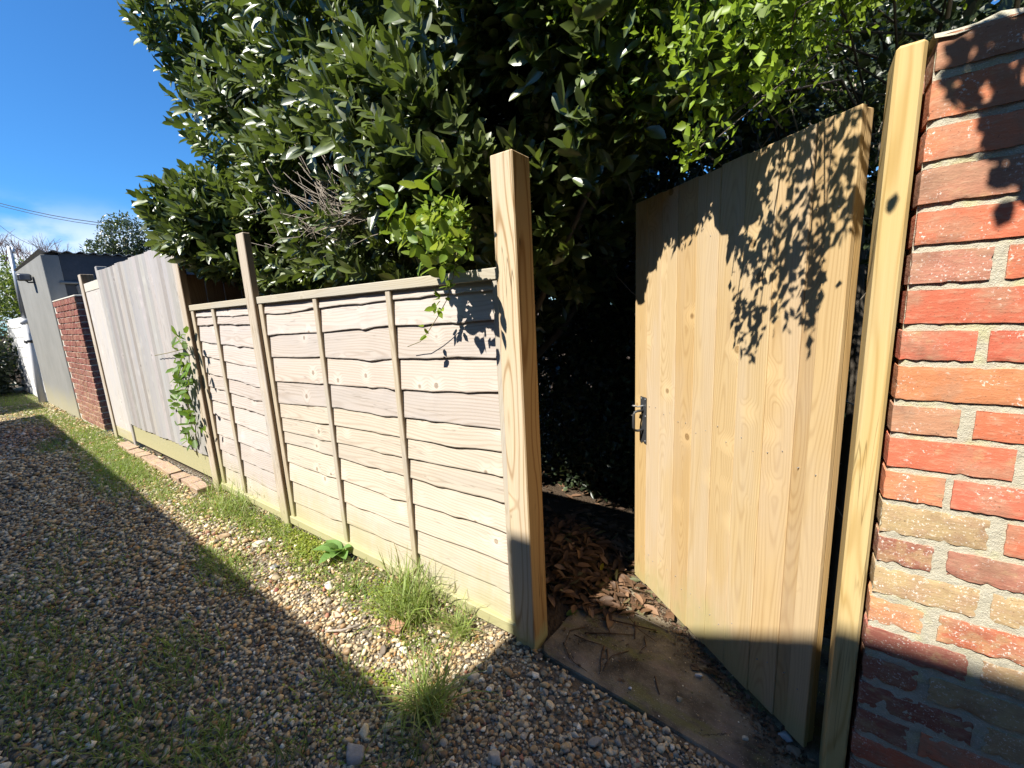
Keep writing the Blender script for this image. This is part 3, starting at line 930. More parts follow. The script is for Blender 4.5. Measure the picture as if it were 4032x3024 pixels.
for (sx_, sz_) in ((-.014, .099), (.015, .099), (-.016, .022), (-.015, -.094)):
    V, F = tube_data([(0, .002, 0), (0, .0042, 0)], [.0034, .002], 8)
    put('screw', mesh_py('screw', V, F, GALV), (sx_, 0, sz_), latch)

# ------------------------------------------------------------------ garages across the lane, behind the viewer: they throw the lane's shade
def garage(x0, x1, z0, z1, label):
    g_ = thing('garage', ((x0 + x1) / 2, -3.2, 0), label, 'garage', 'brown brick garages across the lane')
    V = []
    for x, z in ((x0, z0), (x1, z1)):
        for y in (-1.6, -5.0):
            V += [(x, y, -.05), (x, y, z)]
    V = [(v[0] - (x0 + x1) / 2, v[1] + 3.2, v[2]) for v in V]
    F = [[0, 4, 5, 1], [2, 3, 7, 6], [0, 1, 3, 2], [4, 6, 7, 5], [1, 5, 7, 3], [0, 2, 6, 4]]
    put('wall', mesh_py('wall', V, F, GARAGE), ((x0 + x1) / 2, -3.2, 0), g_)
    xm = (x0 + x1) / 2
    box('door', xm - 1.1, xm + 1.1, -1.598, -1.585, 0, 2.0, ROOFSHEET, g_)
    return g_


garage(-11.05, -1.625, 3.13, 2.90, 'long low flat roofed brown brick garage block across the lane')
garage(-1.62, 5.5, 3.945, 4.25, 'taller brown brick garage across the lane opposite the gate')
garage(-19.5, -12.0, 3.3, 3.3, 'farther brown brick garage across the lane near its bend')

# ------------------------------------------------------------------ vectorised helpers for leaves, blades, pebbles
def norm(a): return a / np.maximum(np.linalg.norm(a, axis=1, keepdims=True), 1e-9)


LAUREL_T = (np.array([(0, 0, 0), (.20, -.30, .05), (.20, 0, -.03), (.20, .30, .05), (.50, -.5, .04), (.50, 0, -.05), (.50, .5, .04), (.80, -.36, -.01), (.80, 0, -.07), (.80, .36, -.01), (1, 0, -.12)]),
            np.array([(0, 1, 2), (0, 2, 3), (1, 4, 5), (1, 5, 2), (2, 5, 6), (2, 6, 3), (4, 7, 8), (4, 8, 5), (5, 8, 9), (5, 9, 6), (7, 10, 8), (8, 10, 9)]))
SMALL_T = (np.array([(0, 0, 0), (.5, -.5, .06), (.5, 0, -.04), (.5, .5, .06), (1, 0, -.06)]),
           np.array([(0, 1, 2), (0, 2, 3), (1, 4, 2), (2, 4, 3)]))
OVAL_T = (np.array([(0, 0, 0), (.18, -.36, .04), (.18, .36, .04), (.62, -.48, .02), (.55, 0, -.05), (.62, .48, .02), (1, 0, -.08)]),
          np.array([(0, 1, 4), (0, 4, 2), (1, 3, 4), (2, 4, 5), (3, 6, 4), (4, 6, 5)]))


def leaf_frames(d, n):
    d = norm(d); n = n - (n * d).sum(1, keepdims=True) * d; n = norm(n)
    return d, np.cross(n, d), n


def leaves_mesh(name, T, P, D, N, L, W, col, mat, cast=None):
    d, s, n = leaf_frames(D, N)
    t, f = T
    V = P[:, None, :] + L[:, None, None] * (t[None, :, 0:1] * d[:, None, :] + t[None, :, 2:3] * n[:, None, :]) + W[:, None, None] * t[None, :, 1:2] * s[:, None, :]
    F = f[None] + (np.arange(len(P)) * len(t))[:, None, None]
    c = np.repeat(col[:, None, :], len(t), 1)
    return mesh_np(name, V.reshape(-1, 3), F.reshape(-1, 3), mat, c.reshape(-1, 3))


SUNV = np.array(SUN_TO)
G0 = np.array([0.069, 1.307]); GD = np.array([-0.7894, 0.6139]); GN = np.array([-0.6139, -0.7894])


def shadow_on(P):
    """where the sun's ray through each point meets fence, post, gate and wall: arrays of hit coordinates"""
    d = -SUNV
    tf = (1.24 - P[:, 1]) / d[1]; f = P + tf[:, None] * d
    on_f = (tf > 0) & (f[:, 0] < -.915) & (f[:, 0] > -3.95) & (f[:, 2] > 0.05) & (f[:, 2] < 1.53)
    tp = (1.21 - P[:, 1]) / d[1]; p = P + tp[:, None] * d
    on_p = (tp > 0) & (p[:, 0] > -.918) & (p[:, 0] < -.82) & (p[:, 2] < 1.9) & (p[:, 2] > 0)
    on_gp = (tp > 0) & (p[:, 0] > .108) & (p[:, 0] < .158) & (p[:, 2] < 1.87) & (p[:, 2] > 0)
    on_w = (tp > 0) & (p[:, 0] > .158) & (p[:, 0] < 1.3) & (p[:, 2] < 1.87) & (p[:, 2] > 0)
    on_c = (tp > 0) & (p[:, 0] < -3.94) & (p[:, 0] > -12.5) & (p[:, 2] < 2.1) & (p[:, 2] > 0)
    q = G0[None] - P[:, :2]
    tg = (q @ GN) / (d[:2] @ GN); g = P + tg[:, None] * d
    gt = (g[:, :2] - G0) @ GD
    on_g = (tg > 0) & (gt > -.03) & (gt < .90) & (g[:, 2] > 0.03) & (g[:, 2] < 1.8)
    return f, on_f, p, on_p, on_gp, on_w, on_c, gt, g[:, 2], on_g


gz_t = np.array([-.03, .013, .043, .056, .07, .12, .206, .25, .278, .341, .36, .388, .45, .5, .554, .656, .771, .789, .875, .9])
gz_z = np.array([1.35, 1.36, 1.40, 1.32, 1.20, 1.22, 1.25, 1.16, 1.14, 1.20, 1.38, 1.50, 1.63, 1.59, 1.55, 1.54, 1.50, 1.42, 1.33, 1.30])


def gate_limit(t): return np.interp(t, gz_t, gz_z)


wm_x = np.array([.16, .185, .20, .23, .245, .26, .30, .36, 1.4])
wm_z = np.array([1.84, 1.80, 1.745, 1.67, 1.62, 1.58, 1.50, 1.49, 1.3])
fm_x = np.array([-1.36, -1.34, -1.28, -1.21, -1.19, -1.13, -1.08, -1.065, -1.05, -1.03, -.96, -.93, -.90])
fm_z = np.array([1.54, 1.49, 1.47, 1.41, 1.36, 1.38, 1.37, 1.22, 1.10, 1.05, 1.12, 1.22, 1.34])


def light_ok(P, r, stray=0.02):
    """keep leaves whose shade falls where the place has shade; a few strays"""
    f, on_f, p, on_p, on_gp, on_w, on_c, gt, gzv, on_g = shadow_on(P)
    bad = on_f & (f[:, 2] < np.interp(f[:, 0], fm_x, fm_z, left=1.505) + .02) & ~((f[:, 2] > 1.43) & (f[:, 0] > -2.7) & (np.sin(f[:, 0] * 11) > .2))
    bad |= on_p & ((p[:, 0] > -.885) | (p[:, 2] < 1.28))
    bad |= on_gp & (p[:, 2] < 1.25)
    bad |= on_gp & (r.random(len(P)) < .6)
    bad |= on_w & (p[:, 2] < np.interp(p[:, 0], wm_x, wm_z) + .01)
    bad |= on_c
    bad |= on_g & (gzv < gate_limit(gt) + .10 * r.random(len(P)) ** 2)
    return ~bad | (r.random(len(P)) < stray * 0)


def over_gate(P):
    """true where a leaf would hang right in front of the gate's face as seen from the lane"""
    d = P - np.array([0, 0, CAM_H])
    t = ((G0[None] @ GN) / (d[:, :2] @ GN)); q = np.array([0, 0, CAM_H]) + d * t[:, None]
    tt = (q[:, :2] - G0) @ GD
    return (t > 1) & (tt > -.06) & (tt < .90) & (q[:, 2] < 1.80 + .03 * np.sin(tt * 40)) & (d @ np.array(FW) > 0.05)


def ellipsoid_surface(r, n, c, rad, lo, hi, front=True):
    v = norm(r.normal(size=(n * 3, 3)))
    if front: v = v[v[:, 1] < 0.55]
    v = v[:n]
    k = r.uniform(lo, hi, len(v))[:, None] ** 0.7
    return np.array(c) + v * np.array(rad) * k, norm(v / np.array(rad))


# ------------------------------------------------------------------ the bay tree above the fence
tree = thing('bay_tree', (-2.0, 2.3, 0.0), 'large glossy dark green evergreen tree spilling over the lapped fence', 'tree')
blobs = [((-2.2, 2.35, 3.2), (1.90, 1.08, 1.75), 1900),
         ((-2.2, 1.95, 2.05), (1.70, .70, .62), 1200),
         ((-3.74, 1.58, 2.02), (.50, .40, .26), 420),
         ((-3.52, 1.75, 2.85), (.45, .50, .45), 200),
         ((-3.75, 1.75, 3.45), (.42, .50, .42), 140),
         ((-1.35, 1.83, 2.35), (.75, .58, .60), 480),
         ((-.70, 1.80, 2.38), (.52, .46, .42), 300),
         ((-1.75, 1.95, 3.0), (.9, .66, .7), 340)]
SP, SA = [], []
for (c, rad, n) in blobs:
    p, nn = ellipsoid_surface(rng, n, c, rad, 0.62, 1.04)
    SP.append(p); SA.append(nn)
SP = np.concatenate(SP); SA = np.concatenate(SA)
# lumps: pull shoots into clumps and open gaps between them
ph = SP * np.array([3.1, 3.7, 3.3])
lump = np.sin(ph[:, 0] + 1.3 * np.sin(ph[:, 2])) * np.sin(ph[:, 2] * 1.1 + 0.7) + 0.6 * np.sin(ph[:, 0] * 2.1 + ph[:, 2] * 1.7)
SP += SA * (lump * 0.10)[:, None]
keep = (SP[:, 2] > 1.2) & (lump + rng.normal(0, .35, len(SP)) > -.75)
keep &= ~((SP[:, 1] < 1.36) & (SP[:, 2] < 1.62) & (SP[:, 0] > -3.95))
keep &= ~((SP[:, 0] > -.88) & (SP[:, 2] < 1.80 + .45 * (SP[:, 0] + .88) + .08 * np.sin(SP[:, 0] * 9)) & (SP[:, 1] < 2.2))
# the twiggy hollow in the middle
hol = ((SP[:, 0] + 2.15) / .33) ** 2 + ((SP[:, 2] - 2.08) / .24) ** 2
keep &= ~((hol < 1) & (SP[:, 1] < 1.75) & (rng.random(len(SP)) < .9))
SP, SA = SP[keep], SA[keep]
ax = norm(SA * np.array([.75, .75, .40]) + np.array([-.05, -.50, .55]) + rng.normal(0, .30, SA.shape))


def shoots(P, A, nl, llen, lw, length, r, tipang=18, baseang=72):
    """whorled leaves along each shoot"""
    n = len(P); k = np.arange(nl)
    t = (k[None] + r.uniform(0, .6, (n, nl))) / nl
    az = k[None] * 2.39996 + r.uniform(0, 6.28, (n, 1)) + r.normal(0, .2, (n, nl))
    e1 = norm(np.cross(A, np.array([.3, .2, .93]) + r.normal(0, .05, A.shape))); e2 = np.cross(A, e1)
    rad = np.cos(az)[..., None] * e1[:, None] + np.sin(az)[..., None] * e2[:, None]
    ang = np.radians(baseang + (tipang - baseang) * t + r.normal(0, 9, t.shape))
    D = np.cos(ang)[..., None] * A[:, None] + np.sin(ang)[..., None] * rad
    Nn = A[:, None] * np.sin(ang)[..., None] - rad * np.cos(ang)[..., None] + r.normal(0, .22, D.shape)
    B = P[:, None] + A[:, None] * (t * length)[..., None] * np.ones((1, 1, 3))
    L = llen * (1.08 - .35 * t) * r.uniform(.55, 1.15, t.shape)
    W = L * lw * r.uniform(.85, 1.15, t.shape)
    return B.reshape(-1, 3), D.reshape(-1, 3), Nn.reshape(-1, 3), L.ravel(), W.ravel(), t.ravel()


B, D, Nn, L, W, T_ = shoots(SP, ax, 11, 0.122, 0.42, 0.15, rng)
mid = B + D * (L * .5)[:, None]
ok = light_ok(mid, rng)
ok &= light_ok(B + D * L[:, None], rng)
ok &= ~(over_gate(B) & (B[:, 1] < 1.9)) & ~(over_gate(B + D * L[:, None]) & (B[:, 1] < 1.9))
ok &= ~((mid[:, 1] < 1.33) & (mid[:, 2] < 1.56) & (mid[:, 0] > -3.95))
ok &= ~((mid[:, 1] < 1.37) & (mid[:, 2] < 1.93) & (mid[:, 0] > -.95) & (mid[:, 0] < -.79))
ok &= ~((mid[:, 0] < -3.9) & (mid[:, 1] < 1.33) & (mid[:, 2] < 1.9))
B, D, Nn, L, W, T_ = [q[ok] for q in (B, D, Nn, L, W, T_)]
g = rng.uniform(.6, 1.45, len(B))[:, None]
young = np.clip(T_ - .55, 0, 1)[:, None] * rng.uniform(0, 1.6, (len(B), 1))
lcol = np.array([.088, .120, .027]) * g * (1 - young) + np.array([.20, .24, .04]) * young
# the 300 leaves that show largest are parts of their own
px, py, pz = project(B + D * (L * .5)[:, None])
size = L / np.maximum(pz, .2)
inside = (px > 0) & (px < 4032) & (py > 0) & (py < 3024) & (pz > .3)
cell = {}
order = np.argsort(pz)
for i in order:
    if not inside[i]: continue
    kx = (int(px[i] // 34), int(py[i] // 34))
    if kx in cell: continue
    cell[kx] = i
top = sorted(cell.values(), key=lambda i: -size[i] * abs(float(np.dot(np.cross(Nn[i], D[i]), np.array(RT))) + .25))[:300]
mask = np.ones(len(B), bool); mask[top] = False
put('foliage', leaves_mesh('foliage', LAUREL_T, B[mask], D[mask], Nn[mask], L[mask], W[mask], lcol[mask], LAUREL), (0, 0, 0), None)
fo = bpy.data.objects['foliage']; fo.parent = tree; fo.location = -tree.location; fo['kind'] = 'stuff'


def fine_leaf(name, mat, tone, seed, fold=.06, curl=-.14, sec=6):
    r_ = np.random.default_rng(seed)
    V = []; F = []
    ts = np.linspace(0, 1, sec + 2)
    for i, t in enumerate(ts):
        w = (math.sin(math.pi * t ** .85) ** .75) * .5 * (1 - .12 * (t > .8)) if 0 < t < 1 else .02
        for k in (-1, -.5, 0, .5, 1):
            V.append((t, k * w, fold * abs(k) * 2 * w + curl * t * t + .012 * math.sin(9 * t + k * 3 + seed) * abs(k)))
    for i in range(sec + 1):
        for k in range(4):
            a = i * 5 + k; F.append([a, a + 1, a + 6, a + 5])
    F = [f[::-1] for f in F]
    col = np.repeat(np.array(tone)[None], len(V), 0)
    return mesh_np(name, V, F, mat, col, True)


def place_leaf(name, me, p, d, n, L, W, parent=None):
    d1, s1, n1 = leaf_frames(d[None], n[None])
    M_ = Matrix.Identity(4)
    for i in range(3):
        M_[i][0] = d1[0][i] * L; M_[i][1] = s1[0][i] * W; M_[i][2] = n1[0][i] * L
        M_[i][3] = p[i] - (parent.location[i] if parent else 0)
    o = bpy.data.objects.new(name, me); C.objects.link(o)
    if parent: o.parent = parent
    o.matrix_basis = M_
    return o


lv = [fine_leaf('leaf', LAUREL, (.076 * q, .110 * q, .026 * q), k) for k, q in enumerate((.85, 1.0, 1.15, 1.3, .95))] + [fine_leaf('leaf', LAUREL, (.17, .22, .035), 9), fine_leaf('leaf', LAUREL, (.13, .175, .03), 10)]
for i in top:
    me = lv[int(rng.integers(5, 7))] if young[i, 0] > .35 else lv[int(rng.integers(0, 5))]
    place_leaf('leaf', me, B[i], D[i], Nn[i], L[i], W[i], tree)
# leaves deep inside close the view through the crown
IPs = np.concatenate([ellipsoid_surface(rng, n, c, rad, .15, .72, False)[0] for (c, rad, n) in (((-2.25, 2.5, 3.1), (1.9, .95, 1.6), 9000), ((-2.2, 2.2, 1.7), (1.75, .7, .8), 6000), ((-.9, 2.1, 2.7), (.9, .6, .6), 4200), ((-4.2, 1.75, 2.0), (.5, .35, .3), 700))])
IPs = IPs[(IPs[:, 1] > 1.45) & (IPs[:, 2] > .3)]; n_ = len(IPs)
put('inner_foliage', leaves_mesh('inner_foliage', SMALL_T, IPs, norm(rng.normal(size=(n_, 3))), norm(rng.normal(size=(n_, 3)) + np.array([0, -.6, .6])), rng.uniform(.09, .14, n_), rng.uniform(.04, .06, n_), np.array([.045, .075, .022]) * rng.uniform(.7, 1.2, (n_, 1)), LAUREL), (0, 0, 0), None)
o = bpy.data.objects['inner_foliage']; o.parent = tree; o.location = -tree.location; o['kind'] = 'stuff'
# yellowish buds at the shoot tips
bi = rng.random(len(SP)) < .5
bp = SP[bi] + ax[bi] * .13
bp = np.repeat(bp, 5, 0) + rng.normal(0, .014, (len(bp) * 5, 3))
bk = light_ok(bp, rng); bp = bp[bk]
put('flower_buds', leaves_mesh('flower_buds', SMALL_T, bp, norm(rng.normal(size=bp.shape)), norm(rng.normal(size=bp.shape)), np.full(len(bp), .012), np.full(len(bp), .011), np.repeat(np.array([[.42, .36, .12]]), len(bp), 0), SOFTLEAF), (0, 0, 0), tree)
o = bpy.data.objects['flower_buds']; o.location = -tree.location; o['kind'] = 'stuff'
# trunk and limbs
tube('trunk', [(-2.0, 2.3, -.1), (-2.03, 2.32, .7), (-1.95, 2.35, 1.4), (-2.05, 2.4, 2.2), (-2.0, 2.45, 3.4)], [.12, .10, .085, .07, .03], BARK, tree, 9)
for k in range(16):
    t0 = random.uniform(.5, 2.0); a = random.uniform(0, 6.28)
    e = Vector((-2.0 + 1.6 * math.cos(a), 2.1 + .6 * math.sin(a), t0 + random.uniform(.5, 1.6)))
    b0 = Vector((-2.0, 2.33, t0)); mid_ = b0.lerp(e, .5) + Vector((0, 0, -.12))
    tube('limb', [b0, mid_, e], [.035, .022, .008], BARK, tree, 6)

# ------------------------------------------------------------------ shaded evergreen hedge filling the garden behind
hedge = thing('hedge', (0.0, 3.0, 0.0), 'dense dark shaded hedge behind the open gate and bay tree', 'hedge')
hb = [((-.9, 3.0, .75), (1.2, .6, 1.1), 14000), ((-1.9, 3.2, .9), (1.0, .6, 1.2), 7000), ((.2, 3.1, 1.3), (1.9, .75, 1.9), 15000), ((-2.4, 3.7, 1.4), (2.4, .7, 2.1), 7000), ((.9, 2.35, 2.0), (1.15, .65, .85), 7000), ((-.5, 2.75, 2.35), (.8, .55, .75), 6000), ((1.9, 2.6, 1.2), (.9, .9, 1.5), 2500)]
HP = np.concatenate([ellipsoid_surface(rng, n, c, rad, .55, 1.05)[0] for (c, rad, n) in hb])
HP = HP[(HP[:, 2] > .02)]
HP = HP[~((HP[:, 1] < 1.62) & (HP[:, 0] > .1))]
hn = len(HP)
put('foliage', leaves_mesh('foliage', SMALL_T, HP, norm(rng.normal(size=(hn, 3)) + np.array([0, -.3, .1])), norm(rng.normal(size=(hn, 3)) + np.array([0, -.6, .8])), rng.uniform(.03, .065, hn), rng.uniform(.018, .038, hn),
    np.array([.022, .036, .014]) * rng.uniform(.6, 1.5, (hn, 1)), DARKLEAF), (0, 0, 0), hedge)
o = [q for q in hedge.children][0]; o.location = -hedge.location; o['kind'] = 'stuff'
BP_ = np.concatenate([ellipsoid_surface(rng, n, c, rad, .3, 1.05, False)[0] for (c, rad, n) in (((-.3, 4.4, 1.9), (3.4, .7, 2.6), 9000), ((.9, 3.6, 2.2), (2.0, .6, 1.6), 4500), ((-.8, 3.7, 1.0), (1.6, .5, 1.6), 4000))])
BP_ = BP_[BP_[:, 2] > 0]; n_ = len(BP_)
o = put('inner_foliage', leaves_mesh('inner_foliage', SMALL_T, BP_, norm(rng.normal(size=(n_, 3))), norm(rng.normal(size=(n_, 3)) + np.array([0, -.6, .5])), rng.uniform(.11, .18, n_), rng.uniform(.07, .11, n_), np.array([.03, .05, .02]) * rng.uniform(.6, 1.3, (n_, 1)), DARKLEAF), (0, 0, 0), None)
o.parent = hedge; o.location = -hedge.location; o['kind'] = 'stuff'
tw = []
for k in range(170):
    p0 = Vector((random.uniform(-.75, 1.0), random.uniform(1.95, 2.7), random.uniform(.3, 2.3)))
    d_ = Vector((random.gauss(0, .7), random.gauss(-.1, .4), random.gauss(.4, .6))).normalized()
    ln = random.uniform(.12, .4)
    tw.append(tube_data([p0, p0 + d_ * ln * .5 + Vector((0, 0, -.01)), p0 + d_ * ln], [.0035, .0025, .0015], 4))
V, F = joinmesh(tw)
o = put('twigs', mesh_py('twigs', V, F, PALESTEM), (0, 0, 0), None); o.parent = hedge; o.location = -hedge.location; o['kind'] = 'stuff'
# a solid dark heart of stems so that no sky shows through from below
for k in range(14):
    x_ = -1.6 + .26 * k
    tube('stem', [(x_, 3.2 + .2 * math.sin(k), -.1), (x_ + .1, 3.1, 1.0), (x_ + random.uniform(-.3, .3), 2.9, 2.6)], [.05, .04, .012], BARK, hedge, 6)

# ------------------------------------------------------------------ bright small-leaved privet over the gateway
privet = thing('privet_bush', (.1, 2.0, 0.0), 'bright lime green small leaved bush leaning over the gate top', 'bush')
pv = [((-.28, 1.50, 2.12), (.26, .24, .20), 330), ((-.02, 1.72, 2.42), (.42, .30, .22), 420), ((-.10, 1.65, 2.25), (.22, .22, .20), 160), ((.30, 1.85, 2.45), (.35, .25, .20), 160), ((-.42, 1.40, 2.40), (.30, .25, .18), 220)]
PP, PA = [], []
for (c, rad, n) in pv:
    p, nn = ellipsoid_surface(rng, n, c, rad, .45, 1.1); PP.append(p); PA.append(nn)
# twigs that reach out over the lane, above the gateway: they dapple the gate
npt = 130
tt = rng.uniform(-.02, .62, npt * 4); zz = rng.uniform(1.1, 1.85, npt * 4)
kp = (zz > gate_limit(tt) + .05) & (tt < .37); tt, zz = tt[kp][:npt], zz[kp][:npt]
gp_ = np.stack([G0[0] + GD[0] * tt, G0[1] + GD[1] * tt, zz], 1)
sdist = rng.uniform(.45, .75, len(gp_)); OP = gp_ + SUNV[None] * sdist[:, None]
for _ in range(30):
    w_ = over_gate(OP - np.array([0, 0, .06])); sdist = np.where(w_, sdist + .05, sdist); OP = gp_ + SUNV[None] * sdist[:, None]
# and leaf sprays beside the bay that throw the solid shade at the gate's far top corner
nb = 70
tt = rng.uniform(.33, .90, nb * 3); zz = rng.uniform(1.3, 1.85, nb * 3)
kp = zz > gate_limit(tt) + .05; tt, zz = tt[kp][:nb], zz[kp][:nb]
gq = np.stack([G0[0] + GD[0] * tt, G0[1] + GD[1] * tt, zz], 1)
sdist = rng.uniform(.35, .7, len(gq)); QP = gq + SUNV[None] * sdist[:, None]
for _ in range(30):
    w_ = over_gate(QP - np.array([0, 0, .08])); sdist = np.where(w_, sdist + .05, sdist); QP = gq + SUNV[None] * sdist[:, None]
QP = QP[sdist < 1.0]
PP = np.concatenate(PP); PA = np.concatenate(PA)
pax = norm(PA * .7 + np.array([-.1, -.45, .25]) + rng.normal(0, .4, PA.shape))
B, D, Nn, L, W, T_ = shoots(PP, pax, 12, .030, .52, .15, rng, 30, 70)
oax = norm(np.array([-.1, -.6, .1]) + rng.normal(0, .5, OP.shape))
B2, D2, N2, L2, W2, T2 = shoots(OP - oax * .05, oax, 8, .034, .55, .10, rng, 30, 75)
B = np.concatenate([B, B2]); D = np.concatenate([D, D2]); Nn = np.concatenate([Nn, N2]); L = np.concatenate([L, L2]); W = np.concatenate([W, W2]); T_ = np.concatenate([T_, T2])
ok = light_ok(B + D * L[:, None], rng) & light_ok(B, rng) & ~over_gate(B) & ~over_gate(B + D * L[:, None])
B, D, Nn, L, W, T_ = [q[ok] for q in (B, D, Nn, L, W, T_)]
Nn = Nn + np.array([0, -.3, .6])
pcol = np.array([.20, .31, .012]) * rng.uniform(.7, 1.25, (len(B), 1)) + np.array([.09, .09, .0]) * (T_[:, None] * rng.uniform(0, 1, (len(B), 1)))
o = put('foliage', leaves_mesh('foliage', SMALL_T, B, D, Nn, L, W, pcol, SOFTLEAF), (0, 0, 0), None)
o.parent = privet; o.location = -privet.location; o['kind'] = 'stuff'
for k in range(26):
    j = int(rng.integers(0, len(OP))) if k < 13 else int(rng.integers(0, len(PP)))
    e = Vector(OP[j] if k < 13 else PP[j]); b0 = Vector((.15 + random.uniform(-.3, .3), 2.15, 1.9 + random.uniform(0, .4)))
    tube('stem', [b0, b0.lerp(e, .5) + Vector((0, 0, .12)), e], [.0045, .003, .0015], BARK, privet, 5)
tube('stem', [(.15, 2.15, -.05), (.18, 2.15, 1.0), (.1, 2.1, 2.1)], [.03, .025, .012], BARK, privet, 7)

# bay sprays overhanging the gateway
qax = norm(np.array([.05, -.6, .5]) + rng.normal(0, .35, QP.shape))
B, D, Nn, L, W, T_ = shoots(QP - qax * .07, qax, 8, .118, .39, .13, rng)
ok = light_ok(B + D * L[:, None], rng) & light_ok(B, rng) & light_ok(B + D * L[:, None] * .5, rng) & ~over_gate(B) & ~over_gate(B + D * L[:, None])
B, D, Nn, L, W, T_ = [q[ok] for q in (B, D, Nn, L, W, T_)]
o = put('foliage', leaves_mesh('foliage', LAUREL_T, B, D, Nn, L, W, np.array([.080, .118, .026]) * rng.uniform(.75, 1.4, (len(B), 1)), LAUREL), (0, 0, 0), None)
o.parent = tree; o.location = -tree.location; o['kind'] = 'stuff'

# unseen branch added over the lane: casts the blurred shade on the bricks
unseen_branch = thing('unseen_overhang', (.5, 1.5, 1.9), 'unseen leafy branch over the lane added to shade the red brick wall', 'branch')
nn_ = 260
wx = rng.uniform(.165, .75, nn_ * 3); wz = rng.uniform(1.40, 1.87, nn_ * 3)
wl = np.interp(wx, wm_x, wm_z)
kp = (wz > wl + .03) & ((wz < wl + .20) | (rng.random(len(wx)) < .8)); wx, wz = wx[kp][:nn_], wz[kp][:nn_]
wp = np.stack([wx, np.full(len(wx), 1.21), wz], 1)
IP = wp + SUNV[None] * rng.uniform(.75, 1.15, (len(wp), 1))
# two tiny sprays whose shade falls on the gate post
gpP = np.array([[.118, 1.21, 1.53]])
IP = np.concatenate([IP, gpP + SUNV[None] * .85])
B = np.repeat(IP, 4, 0); B = B + rng.normal(0, .012, B.shape)
D = norm(rng.normal(size=B.shape)); Nn = norm(rng.normal(size=B.shape) + SUNV * 1.2)
f_, of_, p_, op_, ogp_, ow_, oc_, gt_, gzz_, og_ = shadow_on(B)
ok = ~(ow_ & (p_[:, 2] < np.interp(p_[:, 0], wm_x, wm_z))) & ~og_ & ~op_
B, D, Nn = B[ok], D[ok], Nn[ok]
o = put('foliage', leaves_mesh('foliage', OVAL_T, B, D, Nn, rng.uniform(.025, .045, len(B)), rng.uniform(.018, .034, len(B)), np.array([.06, .12, .02]) * rng.uniform(.7, 1.3, (len(B), 1)), SOFTLEAF), (0, 0, 0), None)
o.parent = unseen_branch; o.location = -unseen_branch.location; o['kind'] = 'stuff'
for k in range(14):
    e = Vector(IP[int(rng.integers(0, len(IP)))]); b0 = Vector((e.x + random.uniform(.05, .3), 1.75, 2.0 + random.uniform(0, .2)))
    tube('stem', [b0, b0.lerp(e, .5) + Vector((0, 0, .16)), e], [.006, .0045, .002], PALESTEM, unseen_branch, 5)

# ------------------------------------------------------------------ climber with bare stems trailing over the fence
cl_ = thing('climbing_plant', (-1.6, 1.35, 1.4), 'bright green climber with bare pale stems trailing over the fence top', 'climber')
def at(x, y, Y):
    d = FW + RT * ((x - 2016) / FOCAL) - UP * ((y - 1512) / FOCAL)
    return Vector((0, 0, CAM_H)) + d * (Y / d.y)


hub = at(1400, 830, 1.36)
rs = random.Random(5)
stems = []
for k in range(46):
    h0 = hub + Vector((rs.gauss(.05, .08), rs.gauss(.03, .05), rs.gauss(-.02, .035)))
    a = math.radians(rs.uniform(95, 200)); ln = rs.uniform(.25, .75)
    e = h0 + Vector((math.cos(a) * ln, rs.uniform(-.16, .06), math.sin(a) * ln * .75))
    m1 = h0.lerp(e, .35) + Vector((0, -.03, rs.uniform(-.08, .02))); m2 = h0.lerp(e, .7) + Vector((rs.gauss(0, .015), -.02, rs.uniform(-.05, .03)))
    stems.append([h0, m1, m2, e])
    for q in range(3):
        b0 = m1.lerp(e, rs.uniform(.1, .9)); e2 = b0 + Vector((rs.gauss(-.03, .05), rs.gauss(-.02, .03), rs.uniform(.02, .13)))
        stems.append([b0, b0.lerp(e2, .5) + Vector((rs.gauss(0, .006), 0, 0)), e2])
for pts in ([(1470, 800), (1330, 905), (1250, 960), (1190, 1010), (1130, 1025)], [(1480, 815), (1350, 880), (1230, 910), (1060, 915)], [(1350, 900), (1330, 960), (1300, 1000), (1245, 1025)], [(1390, 800), (1250, 800), (1130, 760), (1010, 700)], [(1400, 820), (1200, 790), (1050, 730), (940, 660)], [(1560, 900), (1460, 930), (1400, 960), (1300, 965)], [(1420, 600), (1390, 560), (1370, 520)]):
    stems.append([at(x, y, 1.30 + .02 * i) for i, (x, y) in enumerate(pts)])
for i, st in enumerate(stems):
    if not all(bool(v) for v in light_ok(np.array([list(p) for p in st]), rng)) and i % 3: continue
    n_ = len(st)
    tube('stem', st, [.0018 * (1 - .6 * k / (n_ - 1)) for k in range(n_)], PALESTEM, cl_, 5)
# leafy part
LP, LA = [], []
for (x, y, Y, sx_, sy_, n) in ((1760, 870, 1.28, 75, 60, 44), (1640, 930, 1.26, 70, 45, 34), (1560, 850, 1.32, 70, 60, 16), (1690, 820, 1.34, 60, 60, 18), (1800, 960, 1.22, 55, 45, 26), (1755, 1010, 1.18, 25, 40, 12)):
    for k in range(n):
        p = at(rs.gauss(x, sx_ * .6), rs.gauss(y, sy_ * .6), Y + rs.gauss(0, .035)); LP.append(list(p)); LA.append((rs.gauss(-.1, .5), rs.gauss(-.45, .3), rs.gauss(.35, .45)))
LP = np.array(LP); LA = norm(np.array(LA))
B, D, Nn, L, W, T_ = shoots(LP, LA, 6, .047, .58, .07, rng, 35, 80)
ok = light_ok(B + D * L[:, None], rng) & light_ok(B, rng) | ((B[:, 0] > -1.36) & (B[:, 2] > 1.5) & (rng.random(len(B)) < .1))
B, D, Nn, L, W, T_ = [q[ok] for q in (B, D, Nn, L, W, T_)]
Nn = Nn + np.array([0, -.5, .5])
